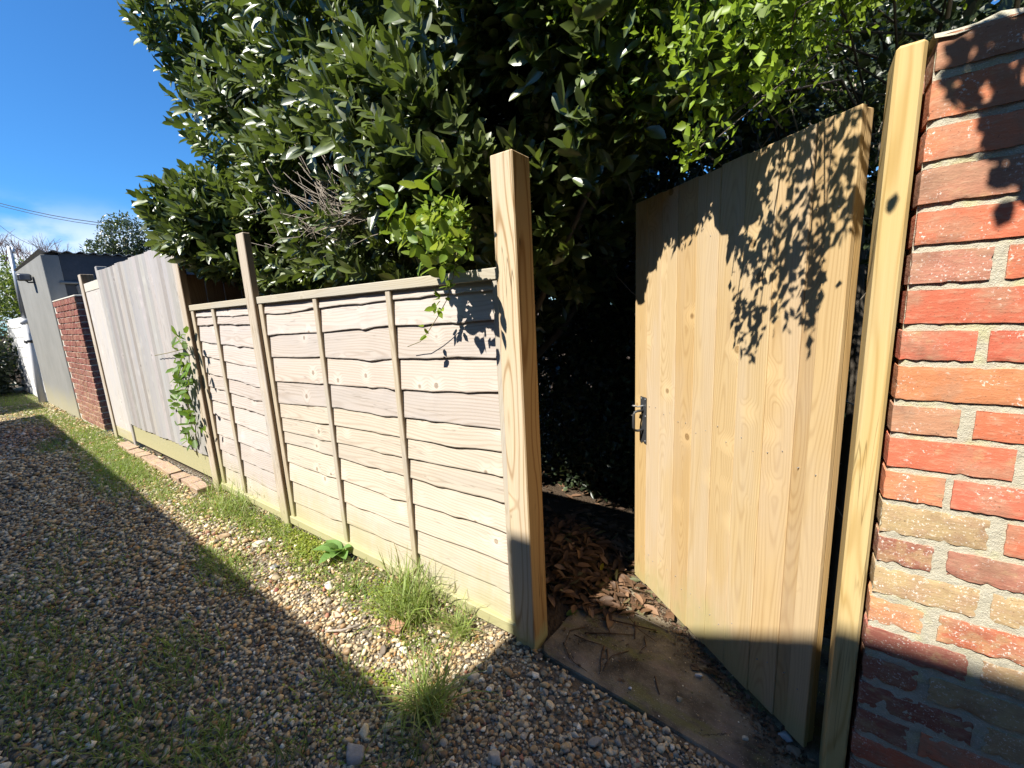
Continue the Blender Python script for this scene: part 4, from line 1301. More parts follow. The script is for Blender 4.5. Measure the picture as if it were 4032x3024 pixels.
# hanging trail in front of the panel
trail = [at(1800, 985, 1.17), at(1785, 1090, 1.165), at(1760, 1180, 1.17), at(1722, 1250, 1.18), at(1690, 1300, 1.19), at(1655, 1345, 1.2), at(1605, 1365, 1.21)]
tube('trailing_stem', trail, .0016, GREENSTEM, cl_, 5)
tb = []
for (x, y, n) in ((1790, 1060, 7), (1765, 1105, 5), (1745, 1170, 5), (1728, 1195, 4), (1735, 1225, 3), (1675, 1295, 2), (1680, 1310, 2), (1770, 1130, 3)):
    for k in range(n): tb.append((list(at(x + rs.gauss(0, 12), y + rs.gauss(0, 10), 1.165)), (rs.gauss(-.2, .7), rs.gauss(-.3, .3), rs.gauss(-.25, .5)), rs.uniform(.026, .045)))
B = np.concatenate([B, np.array([q[0] for q in tb])]); D = np.concatenate([D, norm(np.array([q[1] for q in tb]))]); Nn = np.concatenate([Nn, np.repeat(np.array([[0, -.7, .6]]), len(tb), 0) + rng.normal(0, .3, (len(tb), 3))])
L = np.concatenate([L, np.array([q[2] for q in tb])]); W = np.concatenate([W, np.array([q[2] * .55 for q in tb])])
# sprays whose shade marks the panel beside the post
sh = []
for (x, z) in [(rs.uniform(-1.19, -.935), rs.uniform(1.10, 1.49)) for _ in range(420)]:
    if z > np.interp(x, fm_x, fm_z) + .03: sh.append((x, 1.243, z))
sh = np.array(sh[:95]) + SUNV[None] * rng.uniform(.24, .42, (len(sh[:95]), 1))
keepsh = sh[:, 2] > 1.52; sh = sh[keepsh]
pq = np.array([[-.915, 1.21, 1.56], [-.91, 1.21, 1.50], [-.90, 1.21, 1.37], [-.905, 1.21, 1.31], [-.915, 1.21, 1.63], [-.915, 1.21, 1.42]]) + SUNV[None] * .33
sh = np.concatenate([sh, pq])
B = np.concatenate([B, sh]); D = np.concatenate([D, norm(rng.normal(size=sh.shape) + np.array([0, -.2, -.4]))]); Nn = np.concatenate([Nn, norm(rng.normal(0, .5, sh.shape) + np.array([0, -.6, .6]))])
ls = rng.uniform(.045, .075, len(sh)); L = np.concatenate([L, ls]); W = np.concatenate([W, ls * .55])
ccol = np.array([.20, .29, .02]) * rng.uniform(.7, 1.3, (len(B), 1))
cm = fine_leaf('leaf', SOFTLEAF, (.20, .29, .022), 21, .05, -.1, 4), fine_leaf('leaf', SOFTLEAF, (.27, .33, .02), 22, .05, -.06, 4), fine_leaf('leaf', SOFTLEAF, (.14, .23, .025), 23, .07, -.12, 4)
sel = np.argsort(-(L / project(B)[2]))[:300]
for i in sel: place_leaf('leaf', cm[int(rng.integers(0, 3))], B[i], D[i], Nn[i], L[i], W[i], cl_)
mk = np.ones(len(B), bool); mk[sel] = False
if mk.any():
    o = put('foliage', leaves_mesh('foliage', OVAL_T, B[mk], D[mk], Nn[mk], L[mk], W[mk], ccol[mk], SOFTLEAF), (0, 0, 0), None); o.parent = cl_; o.location = -cl_.location; o['kind'] = 'stuff'

# small creeper on the grey post by the closeboard fence
cr2 = thing('climbing_plant', (-4.0, 1.18, 0.3), 'slim leafy creeper growing up the closeboard fence beside the greyed post', 'climber')
Bc, Dc = [], []
for (x, y, n) in ((705, 1335, 6), (735, 1345, 5), (735, 1420, 12), (720, 1450, 14), (735, 1490, 14), (710, 1530, 12), (700, 1590, 12), (735, 1560, 10), (745, 1620, 8), (770, 1650, 8), (760, 1725, 9), (740, 1740, 5), (780, 1690, 4), (720, 1395, 4)):
    for k in range(n):
        Bc.append(list(at(x + rs.gauss(0, 14), y + rs.gauss(0, 16), 1.17 + rs.gauss(0, .02)))); Dc.append((rs.gauss(0, .8), rs.gauss(-.5, .3), rs.gauss(0, .7)))
Bc = np.array(Bc); Dc = norm(np.array(Dc)); Ls = rng.uniform(.055, .10, len(Bc))
o = put('foliage', leaves_mesh('foliage', OVAL_T, Bc, Dc, rng.normal(0, .4, Bc.shape) + np.array([0, -.7, .6]), Ls, Ls * .5, np.array([.11, .21, .02]) * rng.uniform(.6, 1.3, (len(Bc), 1)), SOFTLEAF), (0, 0, 0), None)
o.parent = cr2; o.location = -cr2.location; o['kind'] = 'stuff'
tube('stem', [at(775, 1790, 1.18), at(770, 1680, 1.18), at(735, 1580, 1.175), at(745, 1480, 1.18), at(745, 1400, 1.175), at(690, 1320, 1.17)], .004, GREENSTEM, cr2, 5)
tube('stem', [at(740, 1370, 1.17), at(660, 1390, 1.17), at(610, 1400, 1.18)], .003, GREENSTEM, cr2, 5)

# ------------------------------------------------------------------ far trees, bushes, cables
def blob_tree(name, base, crowns, nleaf, lsize, tone, label, cat, mat=DARKLEAF, trunk=None, bark=BARK, seed=3, spread=.35):
    r = np.random.default_rng(seed)
    root = thing(name, base, label, cat)
    P = np.concatenate([ellipsoid_surface(r, int(nleaf * q[2]), q[0], q[1], spread, 1.08, False)[0] for q in crowns])
    ph = P * 2.4 / max(crowns[0][1]) * 2
    l_ = np.sin(ph[:, 0] * 1.3) * np.sin(ph[:, 2] * 1.7 + 1) + .6 * np.sin(ph[:, 1] * 2 + ph[:, 0])
    P = P[(l_ + r.normal(0, .6, len(P)) > -1.0) & (P[:, 2] > 0)]
    n = len(P)
    o = put('crown', leaves_mesh('crown', SMALL_T, P, norm(r.normal(size=(n, 3)) + np.array([0, 0, .4])), norm(r.normal(size=(n, 3)) + np.array([0, -.4, .7])), lsize * r.uniform(.6, 1.3, n), lsize * .5 * r.uniform(.6, 1.3, n), np.array(tone) * r.uniform(.6, 1.4, (n, 1)), mat), (0, 0, 0), None)
    o.parent = root; o.location = -root.location
    if trunk: tube('trunk', trunk, [.14, .10, .05], bark, root, 7)
    return root


t0 = Vector((0, 0, CAM_H)); 
def far(x, y, dist):
    d = (FW + RT * ((x - 2016) / FOCAL) - UP * ((y - 1512) / FOCAL)); d.normalize(); return t0 + d * dist


c0 = far(490, 935, 17); c1 = far(400, 975, 17); c2 = far(575, 960, 17)
blob_tree('evergreen_tree', (c0.x, c0.y, 0), [(tuple(c0 + Vector((0, 0, -.05))), (.58, .58, .72), .6), (tuple(c1 + Vector((0, 0, -.1))), (.45, .45, .35), .2), (tuple(c2 + Vector((0, 0, -.25))), (.40, .40, .42), .25), (tuple(c0 + Vector((0, 0, -.9))), (.8, .8, .7), .3)], 3600, .10, (.035, .05, .022),
          'small dark evergreen tree rising behind the shed roof', 'tree', LAUREL, [(c0.x, c0.y, -.1), (c0.x, c0.y, 1.5), tuple(c0)], seed=4)
h0 = far(40, 1165, 19.0); h1 = far(0, 1130, 20.5)
blob_tree('conifer_hedge', (h0.x, h0.y, 0), [(tuple(h0), (1.2, 1.2, .75), .5), (tuple(h1), (1.6, 1.6, .9), .4), (tuple(h0 + Vector((0, 0, -1.0))), (1.5, 1.5, 1.0), .4)], 6500, .11, (.13, .16, .03),
          'yellow green bushy hedge beyond the whitewashed block wall', 'hedge', SOFTLEAF, seed=6)
d0 = far(30, 1440, 15.5)
blob_tree('dark_shrub', (d0.x, d0.y - .8, 0), [((d0.x - .3, d0.y - .75, 1.1), (1.4, 1.05, 1.15), .6), ((d0.x - 1.0, d0.y - 2.2, 1.2), (1.8, 1.6, 1.5), .5), ((d0.x - .2, d0.y - .45, .45), (1.1, .7, .5), .3)], 7500, .13, (.03, .04, .02),
          'dark shaded shrub crowding the far end of the lane', 'shrub', DARKLEAF, seed=8)
bt = thing('bare_tree', (-30.0, 3.0, 0.0), 'bare pinkish winter tree behind the lane end hedge', 'tree')
rb = random.Random(9); tw = []
def branch(p, d, ln, r_, dep):
    e = p + d * ln; tw.append(tube_data([p, p.lerp(e, .5) + Vector((rb.gauss(0, .03), rb.gauss(0, .03), 0)) * ln, e], [r_, r_ * .8, r_ * .6], 4))
    if dep == 0: return
    for _ in range(3 if dep > 1 else 4):
        nd = (d + Vector((rb.gauss(0, .45), rb.gauss(0, .45), rb.gauss(.15, .3)))).normalized(); branch(p.lerp(e, rb.uniform(.55, 1)), nd, ln * rb.uniform(.55, .8), r_ * .55, dep - 1)
bb = far(70, 1200, 30)
branch(Vector((bb.x, bb.y, .0)), Vector((0, 0, 1)), 3.2, .14, 0)
for k in range(7): branch(Vector((bb.x, bb.y, 2.2 + .15 * k)), Vector((rb.gauss(0, .5), rb.gauss(0, .5), 1)).normalized(), 1.5, .07, 4)
V, F = joinmesh(tw[1:]); TW2 = plain('reddish_twigs', (.14, .08, .07), (.24, .15, .13), 5.0, .9, .1)
o = put('crown', mesh_py('crown', V, F, TW2), (0, 0, 0), None); o.parent = bt
bt.location = (bb.x, bb.y, 0); o.location = -bt.location
V, F = tw[0]; o = put('trunk', mesh_py('trunk', V, F, BARK), (0, 0, 0), None); o.parent = bt; o.location = -bt.location

for (a, b_, lab, rr) in (((-40, 790), (680, 900), 'upper black overhead cable crossing the low cloud', .016), ((-40, 800), (690, 912), 'second black overhead cable just under the upper one', .013), ((-20, 872), (205, 985), 'short thin cable slanting down to the shed roof', .010)):
    A_, B_ = far(a[0], a[1], 34), far(b_[0], b_[1], 22)
    pts = [A_.lerp(B_, k / 8) - Vector((0, 0, .25 * math.sin(math.pi * k / 8))) for k in range(9)]
    A2, B2 = pts[0] + (pts[0] - pts[1]) * 6, pts[-1] + (pts[-1] - pts[-2]) * 8
    rec(tube('overhead_cable', [A2] + pts + [B2], rr, CABLE, None, 5), lab, 'cable')

# ------------------------------------------------------------------ gravel: real pebbles, denser and finer close by
def ico(sub):
    t = (1 + 5 ** .5) / 2
    V = [(-1, t, 0), (1, t, 0), (-1, -t, 0), (1, -t, 0), (0, -1, t), (0, 1, t), (0, -1, -t), (0, 1, -t), (t, 0, -1), (t, 0, 1), (-t, 0, -1), (-t, 0, 1)]
    F = [(0, 11, 5), (0, 5, 1), (0, 1, 7), (0, 7, 10), (0, 10, 11), (1, 5, 9), (5, 11, 4), (11, 10, 2), (10, 7, 6), (7, 1, 8), (3, 9, 4), (3, 4, 2), (3, 2, 6), (3, 6, 8), (3, 8, 9), (4, 9, 5), (2, 4, 11), (6, 2, 10), (8, 6, 7), (9, 8, 1)]
    V = [list(np.array(v) / np.linalg.norm(v)) for v in V]
    for _ in range(sub):
        cache = {}; F2 = []
        def mp(a, b):
            k = (min(a, b), max(a, b))
            if k not in cache:
                q = np.array(V[a]) + np.array(V[b]); V.append(list(q / np.linalg.norm(q))); cache[k] = len(V) - 1
            return cache[k]
        for a, b, c in F:
            x, y, z = mp(a, b), mp(b, c), mp(c, a); F2 += [(a, x, z), (b, y, x), (c, z, y), (x, y, z)]
        F = F2
    return np.array(V), np.array(F)


PAL = np.array([(.52, .43, .29), (.40, .29, .16), (.24, .155, .085), (.30, .275, .235), (.66, .60, .48), (.38, .21, .08), (.12, .10, .085), (.44, .37, .26), (.46, .34, .20), (.28, .12, .08)])
PALP = np.array([.21, .19, .13, .12, .07, .05, .07, .10, .05, .01])


def pebbles(name, P, size, sub, r, smooth):
    T = [ico(sub) for _ in range(1)][0]
    variants = []
    for k in range(8):
        v = T[0].copy(); rr = np.random.default_rng(300 + k)
        for _ in range(9):          # chop facets: flint is angular
            n = norm(rr.normal(size=(1, 3)))[0]; dcut = rr.uniform(.40, .78)
            e = v @ n - dcut; v = v - np.where(e > 0, e, 0)[:, None] * n
        variants.append(v * rr.uniform(1.12, 1.3, (len(v), 1)))
    variants = np.array(variants)
    n = len(P); vi = r.integers(0, 8, n)
    q = norm(r.normal(size=(n, 4))); w, x, y, z = q.T
    R = np.stack([np.stack([1 - 2 * (y * y + z * z), 2 * (x * y - z * w), 2 * (x * z + y * w)], -1), np.stack([2 * (x * y + z * w), 1 - 2 * (x * x + z * z), 2 * (y * z - x * w)], -1), np.stack([2 * (x * z - y * w), 2 * (y * z + x * w), 1 - 2 * (x * x + y * y)], -1)], 1)
    sc = size[:, None] * .5 * r.uniform(.75, 1.3, (n, 3))
    V = variants[vi] * sc[:, None, :]
    V = np.einsum('nij,nkj->nki', R, V)
    V[:, :, 2] *= .72
    V += P[:, None, :]
    k = T[0].shape[0]
    F = T[1][None] + (np.arange(n) * k)[:, None, None]
    c = PAL[r.choice(len(PAL), n, p=PALP)] * r.uniform(.70, 1.2, (n, 1)) * np.array([1.30, 1.26, 1.16])
    dirt = (r.random(n) < .25)[:, None]
    c = np.where(dirt, c * .6, c)
    return mesh_np(name, V.reshape(-1, 3), F.reshape(-1, 3), PEBBLE, np.repeat(c[:, None], k, 1).reshape(-1, 3), smooth)


def slab_front(x): return np.interp(x, [-.83, -.80, -.765, -.35, -.109, .13, .60], [1.30, 1.222, 1.205, 1.176, 1.156, 1.142, 1.124])


def scatter(x0, x1, y0, y1, sp, lo, hi, r):
    xs = np.arange(x0, x1, sp); ys = np.arange(y0, y1, sp)
    X, Y = np.meshgrid(xs, ys); X = X.ravel() + r.uniform(-.5, .5, X.size) * sp; Y = Y.ravel() + r.uniform(-.5, .5, Y.size) * sp
    d = np.hypot(X, Y - 0.0)
    k = (d > lo) & (d <= hi)
    P = np.stack([X[k], Y[k], ground_z(X[k], Y[k])], 1)
    u, v, z = project(P)
    k = (z > .1) & (u > -700) & (u < 4700) & (v > -100) & (v < 4300)
    k &= ~((P[:, 0] > -.83) & (P[:, 1] > slab_front(P[:, 0]) - .004))
    k &= P[:, 1] < 1.235 + .03 * np.sin(P[:, 0] * 3)
    return P[k]


# bare soil shows where weeds and moss take over
def bare(P, r):
    n = np.sin(P[:, 0] * 2.3 + 1.1 * np.sin(P[:, 1] * 3.1)) * np.sin(P[:, 1] * 3.7 + P[:, 0] * .9) + .5 * np.sin(P[:, 0] * 6.1 + P[:, 1] * 5.3)
    strip = np.exp(-((P[:, 1] - 1.12) / .14) ** 2)
    return (n + r.normal(0, .35, len(P)) > .98 - .35 * strip)


allP = []
for (x0, x1, y0, y1, sp, lo, hi, sub, nm, smin) in ((-2.6, .7, -.7, 1.3, .0122, 0.0, 1.62, 1, 'gravel', .6), (-4.2, .9, -1.0, 1.3, .0158, 1.62, 2.9, 0, 'gravel', .6), (-6.5, 0, -1.0, 1.3, .0195, 2.9, 5.6, 0, 'gravel', .62), (-13.5, 0, -.8, 1.3, .031, 5.6, 12.5, 0, 'gravel', .62)):
    P = scatter(x0, x1, y0, y1, sp, lo, hi, rng)
    P = P[~(bare(P, rng) & (rng.random(len(P)) < .75))]
    sz = np.clip(np.exp(rng.normal(0, .38, len(P))) * sp * (1.02 if sp < .02 else .9), sp * .40, sp * (2.0 if sp < .02 else 1.7))
    P[:, 2] += sz * rng.uniform(.0, .35, len(P))
    rec(put('gravel', pebbles('gravel', P, sz, sub, rng, False)), kind='stuff')
# a second, looser layer of larger stones
P = scatter(-3.2, .6, -.6, 1.2, .045, 0.0, 3.2, rng); P = P[rng.random(len(P)) < .28]
sz = np.clip(np.exp(rng.normal(0, .3, len(P))) * .021, .014, .038); P[:, 2] += sz * .35
rec(put('gravel', pebbles('gravel', P, sz, 1, rng, False)), kind='stuff')
# grit lying on the slab
P = np.stack([rng.uniform(-.8, .3, 900), rng.uniform(1.14, 1.75, 900), np.full(900, .0185)], 1)
P = P[P[:, 1] > slab_front(P[:, 0]) + .02]
rec(put('grit', pebbles('grit', P, np.exp(rng.normal(-5.75, .45, len(P))), 0, rng, False)), kind='stuff')


def stone(x, y, sx, sy, sz, col, label, seed, name='stone', z=None, rz=0.0, group=None, cuts=9):
    v, f = ico(2); rr = np.random.default_rng(seed); v = v * 1.15
    for _ in range(cuts):
        n = norm(rr.normal(size=(1, 3)))[0]; dcut = rr.uniform(.5, .85)
        e = v @ n - dcut; v = v - np.where(e > 0, e, 0)[:, None] * n
    v += rr.normal(0, .012, v.shape)
    v = v * np.array([sx, sy, sz]) / 2
    zz = float(ground_z(x, y)) if z is None else z
    o = put(name, mesh_np(name, v, f, STONE), (x, y, zz + sz * .30), None, (rr.uniform(-.2, .2), rr.uniform(-.2, .2), rz), (*col, 1))
    return rec(o, label, 'stone', group)


stone(-1.112, .575, .085, .075, .045, (.30, .28, .25), 'large flat grey stone lying in the shaded gravel', 1, rz=.2)
stone(-.71, .80, .055, .042, .035, (.45, .40, .32), 'pale rounded stone in the shaded gravel below the slab corner', 2)
stone(-.965, .995, .052, .036, .034, (.62, .54, .40), 'rounded cream stone with an orange end beside the grass tuft', 3, rz=1.0)
stone(-.93, 1.045, .03, .022, .045, (.58, .54, .45), 'upright pale stone next to the rounded cream stone', 4)
stone(-.86, 1.075, .055, .035, .028, (.36, .22, .10), 'rusty brown stone close to the foot of the tall post', 5)
stone(-.885, .985, .024, .02, .02, (.72, .70, .66), 'small smooth white stone in the gravel below the cream stone', 6)
stone(-2.18, .83, .03, .025, .022, (.22, .06, .05), 'small dark red stone at the edge of the shade', 7)
stone(-1.96, 1.0, .06, .05, .03, (.60, .57, .50), 'pale flat stone in the sunlit gravel near the weed', 8)
stone(-2.72, .985, .08, .06, .04, (.50, .44, .35), 'angular tan stone in the sun below the greyed post', 9, rz=.5)
stone(-3.03, .905, .085, .05, .04, (.40, .28, .17), 'brown wedge shaped stone on the sunlit edge of the lane', 10, rz=.9)
stone(-2.40, .93, .06, .045, .03, (.20, .20, .21), 'dark slate coloured stone in the sunlit strip', 11)
stone(-1.72, .90, .05, .04, .026, (.55, .38, .28), 'pinkish stone beside the shade edge of the lane', 12)
stone(-1.30, .93, .045, .035, .03, (.70, .67, .60), 'chalky white stone by the broken brick piece', 13)
stone(-1.22, .90, .04, .03, .025, (.56, .40, .33), 'pink and white stone between the two grass tufts', 14)
stone(-1.55, .62, .05, .04, .03, (.33, .31, .28), 'grey stone in the shaded middle of the gravel lane', 15)
stone(-.283, 1.296, .024, .02, .016, (.36, .29, .18), 'tan pebble lying alone on the concrete slab', 16, z=.017)
stone(.022, 1.338, .055, .028, .02, (.34, .35, .36), 'long grey stone at the foot of the gate', 17, z=.017, rz=2.4)
stone(.05, 1.30, .04, .035, .024, (.24, .19, .14), 'brown stone beside the long grey stone by the gate', 18, z=.017)
stone(-.08, 1.268, .020, .018, .014, (.56, .50, .37), 'small cream pebble on the slab near the gate foot', 19, z=.017)
stone(-.245, 1.425, .026, .02, .020, (.78, .76, .72), 'bright white pebble on the slab beside the gate', 20, z=.017)
stone(-.44, 1.245, .014, .012, .010, (.74, .72, .68), 'tiny white pebble near the front edge of the slab', 21, z=.017)
# broken piece of brick
o = put('brick_piece', brick_mesh('brick_piece', .065, .05, .05, 77, .004), (-1.42, .985, .012), None, (.2, .35, .6), (.52, .27, .17, .9))
rec(o, 'broken pinkish brick piece lying beside the big grass tuft', 'brick')

# ------------------------------------------------------------------ grass, weeds, moss
def blades(name, base, r, lmin, lmax, wmin, wmax, lean, tone, droop=1.0, out_dir=None):
    n = len(base)
    a = r.uniform(0, 6.28, n); h = np.stack([np.cos(a), np.sin(a), np.zeros(n)], 1)
    if out_dir is not None: h = norm(h + out_dir)
    L = r.uniform(lmin, lmax, n); W = r.uniform(wmin, wmax, n); ln = r.uniform(lean[0], lean[1], n)
    side = np.stack([-h[:, 1], h[:, 0], np.zeros(n)], 1) + r.normal(0, .25, (n, 3))
    V = []
    for i, t in enumerate((0, .3, .6, .85, 1.0)):
        ang = ln * (t ** .9) * droop + .15
        x = L * t * np.sin(np.clip(ang, 0, 2.0)) * .95; z = L * (t * np.cos(np.clip(ang * .75, 0, 1.9)))
        c = base + h * x[:, None] + np.array([0, 0, 1.]) * z[:, None]
        w = W * (1.0, .95, .75, .4, .05)[i] * .5
        V += [c - side * w[:, None], c + side * w[:, None]]
    V = np.stack(V, 1)
    f = np.array([(2 * i, 2 * i + 1, 2 * i + 3, 2 * i + 2) for i in range(4)])
    F = f[None] + (np.arange(n) * 10)[:, None, None]
    c = np.array(tone) * r.uniform(.65, 1.35, (n, 1)) ; c = np.where(r.random((n, 1)) < .16, np.array([[.50, .40, .19]]) * r.uniform(.5, 1.2, (n, 1)), c)
    return mesh_np(name, V.reshape(-1, 3), F.reshape(-1, 4), GRASSM, np.repeat(c[:, None], 10, 1).reshape(-1, 3))


def tuft(x, y, n, rad, lmin, lmax, lean, tone, label, wmax=.006, od=None, seed=1):
    r = np.random.default_rng(seed)
    b = np.stack([x + r.normal(0, rad, n), y + r.normal(0, rad * .8, n), np.zeros(n)], 1); b[:, 2] = ground_z(b[:, 0], b[:, 1]) - .004
    root = Vector((x, y, 0))
    me = blades('grass_tuft', b - np.array([x, y, 0]), r, lmin, lmax, .0022, wmax, lean, tone, 1.0, od)
    return rec(put('grass_tuft', me, root), label, 'grass tuft')


GR = (.36, .46, .08)
tuft(-1.42, 1.10, 330, .075, .10, .28, (.2, 1.5), GR, 'big sunlit grass tuft at the foot of the lapped fence', .0075, np.array([0, -.35, 0]), 1)
tuft(-1.62, 1.205, 75, .06, .14, .34, (.1, 1.2), (.26, .36, .06), 'taller sparse grass blades rising against the lapped fence', .006, None, 2)
tuft(-1.16, 1.13, 190, .035, .08, .17, (.3, 1.5), GR, 'bushy short grass tuft near the end of the panel bottom rail', .004, np.array([0, -.2, 0]), 3)
tuft(-1.02, .80, 210, .035, .08, .24, (.4, 1.6), (.34, .44, .08), 'spiky grass tuft standing alone in the gravel on the shade edge', .0065, None, 4)
tuft(-1.10, .93, 30, .03, .08, .20, (.8, 1.7), (.30, .38, .08), 'thin flattened grass between the cream stone and grass tuft', .004, np.array([.2, -.6, 0]), 5)
tuft(-.95, .66, 70, .06, .05, .13, (.4, 1.5), (.10, .16, .02), 'dark shaded grass below the spiky tuft', .005, None, 6)
tuft(-1.27, .45, 60, .05, .04, .10, (.5, 1.5), (.08, .13, .02), 'small shaded grass clump near the large flat stone', .005, None, 7)
tuft(-3.45, 1.13, 240, .10, .08, .24, (.3, 1.5), GR, 'long grass clump at the foot of the leftmost greyed post', .006, None, 8)
tuft(-3.85, 1.16, 50, .06, .10, .24, (.2, 1.2), GR, 'thin tall grass between brick edging and greyed post', .006, None, 9)
tuft(-1.66, 1.10, 60, .07, .03, .07, (.5, 1.6), (.18, .32, .07), 'low leafy green weed clump left of the big tuft', .010, None, 10)

# creeping mat and patches: too many blades to count
gp_all = []
r = np.random.default_rng(77)
def patch(x, y, rx, ry, n):
    q = np.stack([x + r.normal(0, rx, n), y + r.normal(0, ry, n), np.zeros(n)], 1); q[:, 2] = ground_z(q[:, 0], q[:, 1]) - .004
    q = q[(q[:, 1] < 1.245)]; gp_all.append(q)
for (x, y, rx, ry, n) in ((-5.55, .90, .38, .11, 3800), (-5.0, .98, .35, .08, 900), (-6.6, 1.0, .5, .13, 2900), (-7.6, .98, .5, .12, 2900), (-8.6, 1.05, .7, .10, 1700), (-10.0, .95, .8, .12, 1500), (-11.3, .85, .8, .2, 1700), (-13.4, .9, .9, .3, 2500), (-14.5, .2, .8, .5, 1800), (-3.5, 1.12, .35, .06, 600), (-2.65, .76, .18, .07, 500), (-2.95, 1.08, .3, .07, 700), (-3.25, 1.14, .07, .04, 130), (-2.95, 1.17, .05, .03, 110), (-2.72, 1.12, .06, .04, 120), (-2.3, 1.05, .06, .04, 90), (-1.95, 1.16, .06, .03, 120), (-1.82, 1.04, .05, .04, 80), (-1.25, .98, .05, .04, 70), (-3.7, .98, .12, .06, 260), (-4.3, .92, .16, .06, 420), (-7.5, .66, .3, .06, 500), (-4.9, .72, .25, .06, 350)):
    patch(x, y, rx, ry, n)
for (x, y, rx, ry, n) in ((-2.5, .06, .35, .12, 900), (-2.1, .38, .14, .07, 350), (-1.55, .33, .10, .06, 350), (-2.9, -.05, .5, .12, 900), (-1.8, .14, .15, .07, 350), (-3.6, .3, .4, .15, 400), (-2.0, 1.05, .2, .05, 250), (-1.35, .7, .10, .05, 160)):
    patch(x, y, rx, ry, n)
gpn = np.concatenate(gp_all)
rec(put('grass', blades('grass', gpn, r, .025, .085, .0025, .006, (.3, 1.5), (.26, .36, .04))), kind='stuff')
# clover-like mat: small round leaves hugging the ground
mt_ = []
for (x, y, rx, ry, n) in ((-2.42, 1.14, .12, .05, 2200), (-2.7, 1.17, .16, .035, 600), (-3.0, 1.12, .2, .05, 350), (-1.62, 1.10, .09, .045, 700), (-2.2, 1.0, .2, .05, 220), (-1.45, 1.02, .12, .05, 260), (-1.24, .78, .05, .03, 160), (-1.3, .55, .2, .05, 260), (-3.5, 1.0, .4, .1, 900), (-2.6, .75, .2, .06, 400), (-6.3, 1.08, .5, .07, 900)):
    q = np.stack([x + r.normal(0, rx, n), y + r.normal(0, ry, n), np.zeros(n)], 1); q[:, 2] = ground_z(q[:, 0], q[:, 1]) + r.uniform(.0, .028, n); mt_.append(q[q[:, 1] < 1.22])
mp_ = np.concatenate(mt_); n_ = len(mp_)
rec(put('ground_cover', leaves_mesh('ground_cover', SMALL_T, mp_, norm(r.normal(size=(n_, 3)) * np.array([1, 1, .3])), norm(r.normal(0, .35, (n_, 3)) + np.array([0, -.1, 1])), r.uniform(.008, .018, n_), r.uniform(.007, .015, n_), np.array([.29, .34, .04]) * r.uniform(.6, 1.4, (n_, 1)), SOFTLEAF)), kind='stuff')
# broad-leaved weed
wd = thing('weed', (-2.15, 1.19, 0.0), 'broad leaved green weed with crinkled leaves against the fence foot', 'weed')
wl_ = fine_leaf('leaf', SOFTLEAF, (.20, .36, .09), 31, .14, -.25, 8)
for k, (a, el, L) in enumerate(((-2.4, .5, .15), (-1.6, .25, .13), (-.9, .6, .12), (-3.0, .7, .12), (-.3, .35, .11), (-2.0, 1.0, .11), (-1.2, .9, .10), (.3, .8, .10), (2.9, .4, .09))):
    d_ = np.array([math.cos(a) * math.cos(el), math.sin(a) * math.cos(el), math.sin(el)])
    place_leaf('leaf', wl_, np.array([-2.15, 1.185, .03]), d_, np.array([-math.cos(a) * .6, -math.sin(a) * .6, 1.0]), L, L * .62, wd)

# ------------------------------------------------------------------ leaf litter in the gateway, odd bright leaves, twigs
n_ = 1500
lp = np.stack([rng.normal(-.93, .24, n_), 1.42 + np.abs(rng.normal(0, .34, n_)), np.zeros(n_)], 1)
lp = np.concatenate([lp, np.stack([rng.uniform(-.80, -.50, 60), rng.uniform(1.50, 1.88, 60), np.zeros(60)], 1), np.stack([rng.uniform(-2, .6, 700), rng.uniform(1.9, 3.2, 700), np.zeros(700)], 1)])
n_ = len(lp)
lim = 1.47 + .16 * np.clip((lp[:, 0] + .8) / .3, 0, 1) + .02 * np.sin(lp[:, 0] * 23)
k = (lp[:, 1] > lim) & (lp[:, 0] > -2) & ~((lp[:, 0] < -.80) & (lp[:, 1] < 1.34))
gtx = (lp[:, 0] - G0[0]) * GN[0] + (lp[:, 1] - G0[1]) * GN[1]
lp = lp[k]; n_ = len(lp)
lz = ground_z(lp[:, 0], lp[:, 1]); lz = np.where((lp[:, 0] > -.8) & (lp[:, 1] < 1.885), .018, lz + .0)
heapz = .075 * np.exp(-(((lp[:, 0] + .95) / .22) ** 2 + ((lp[:, 1] - 1.72) / .30) ** 2))
lp[:, 2] = np.maximum(lz, 0) + heapz * rng.uniform(.2, 1.0, n_) + rng.uniform(.002, .014, n_)
ld = norm(np.stack([rng.normal(size=n_), rng.normal(size=n_), rng.normal(0, .25, n_)], 1)); lnn = norm(rng.normal(0, .45, (n_, 3)) + np.array([0, 0, 1]))
lL = rng.uniform(.045, .09, n_)
lcolr = np.array([.125, .068, .036]) * rng.uniform(.5, 1.5, (n_, 1)) + np.array([.16, .10, .06]) * (rng.random((n_, 1)) < .12)
rec(put('leaf_litter', leaves_mesh('leaf_litter', LAUREL_T, lp, ld, lnn, lL, lL * rng.uniform(.3, .45, n_), lcolr, DEADLEAF)), kind='stuff')
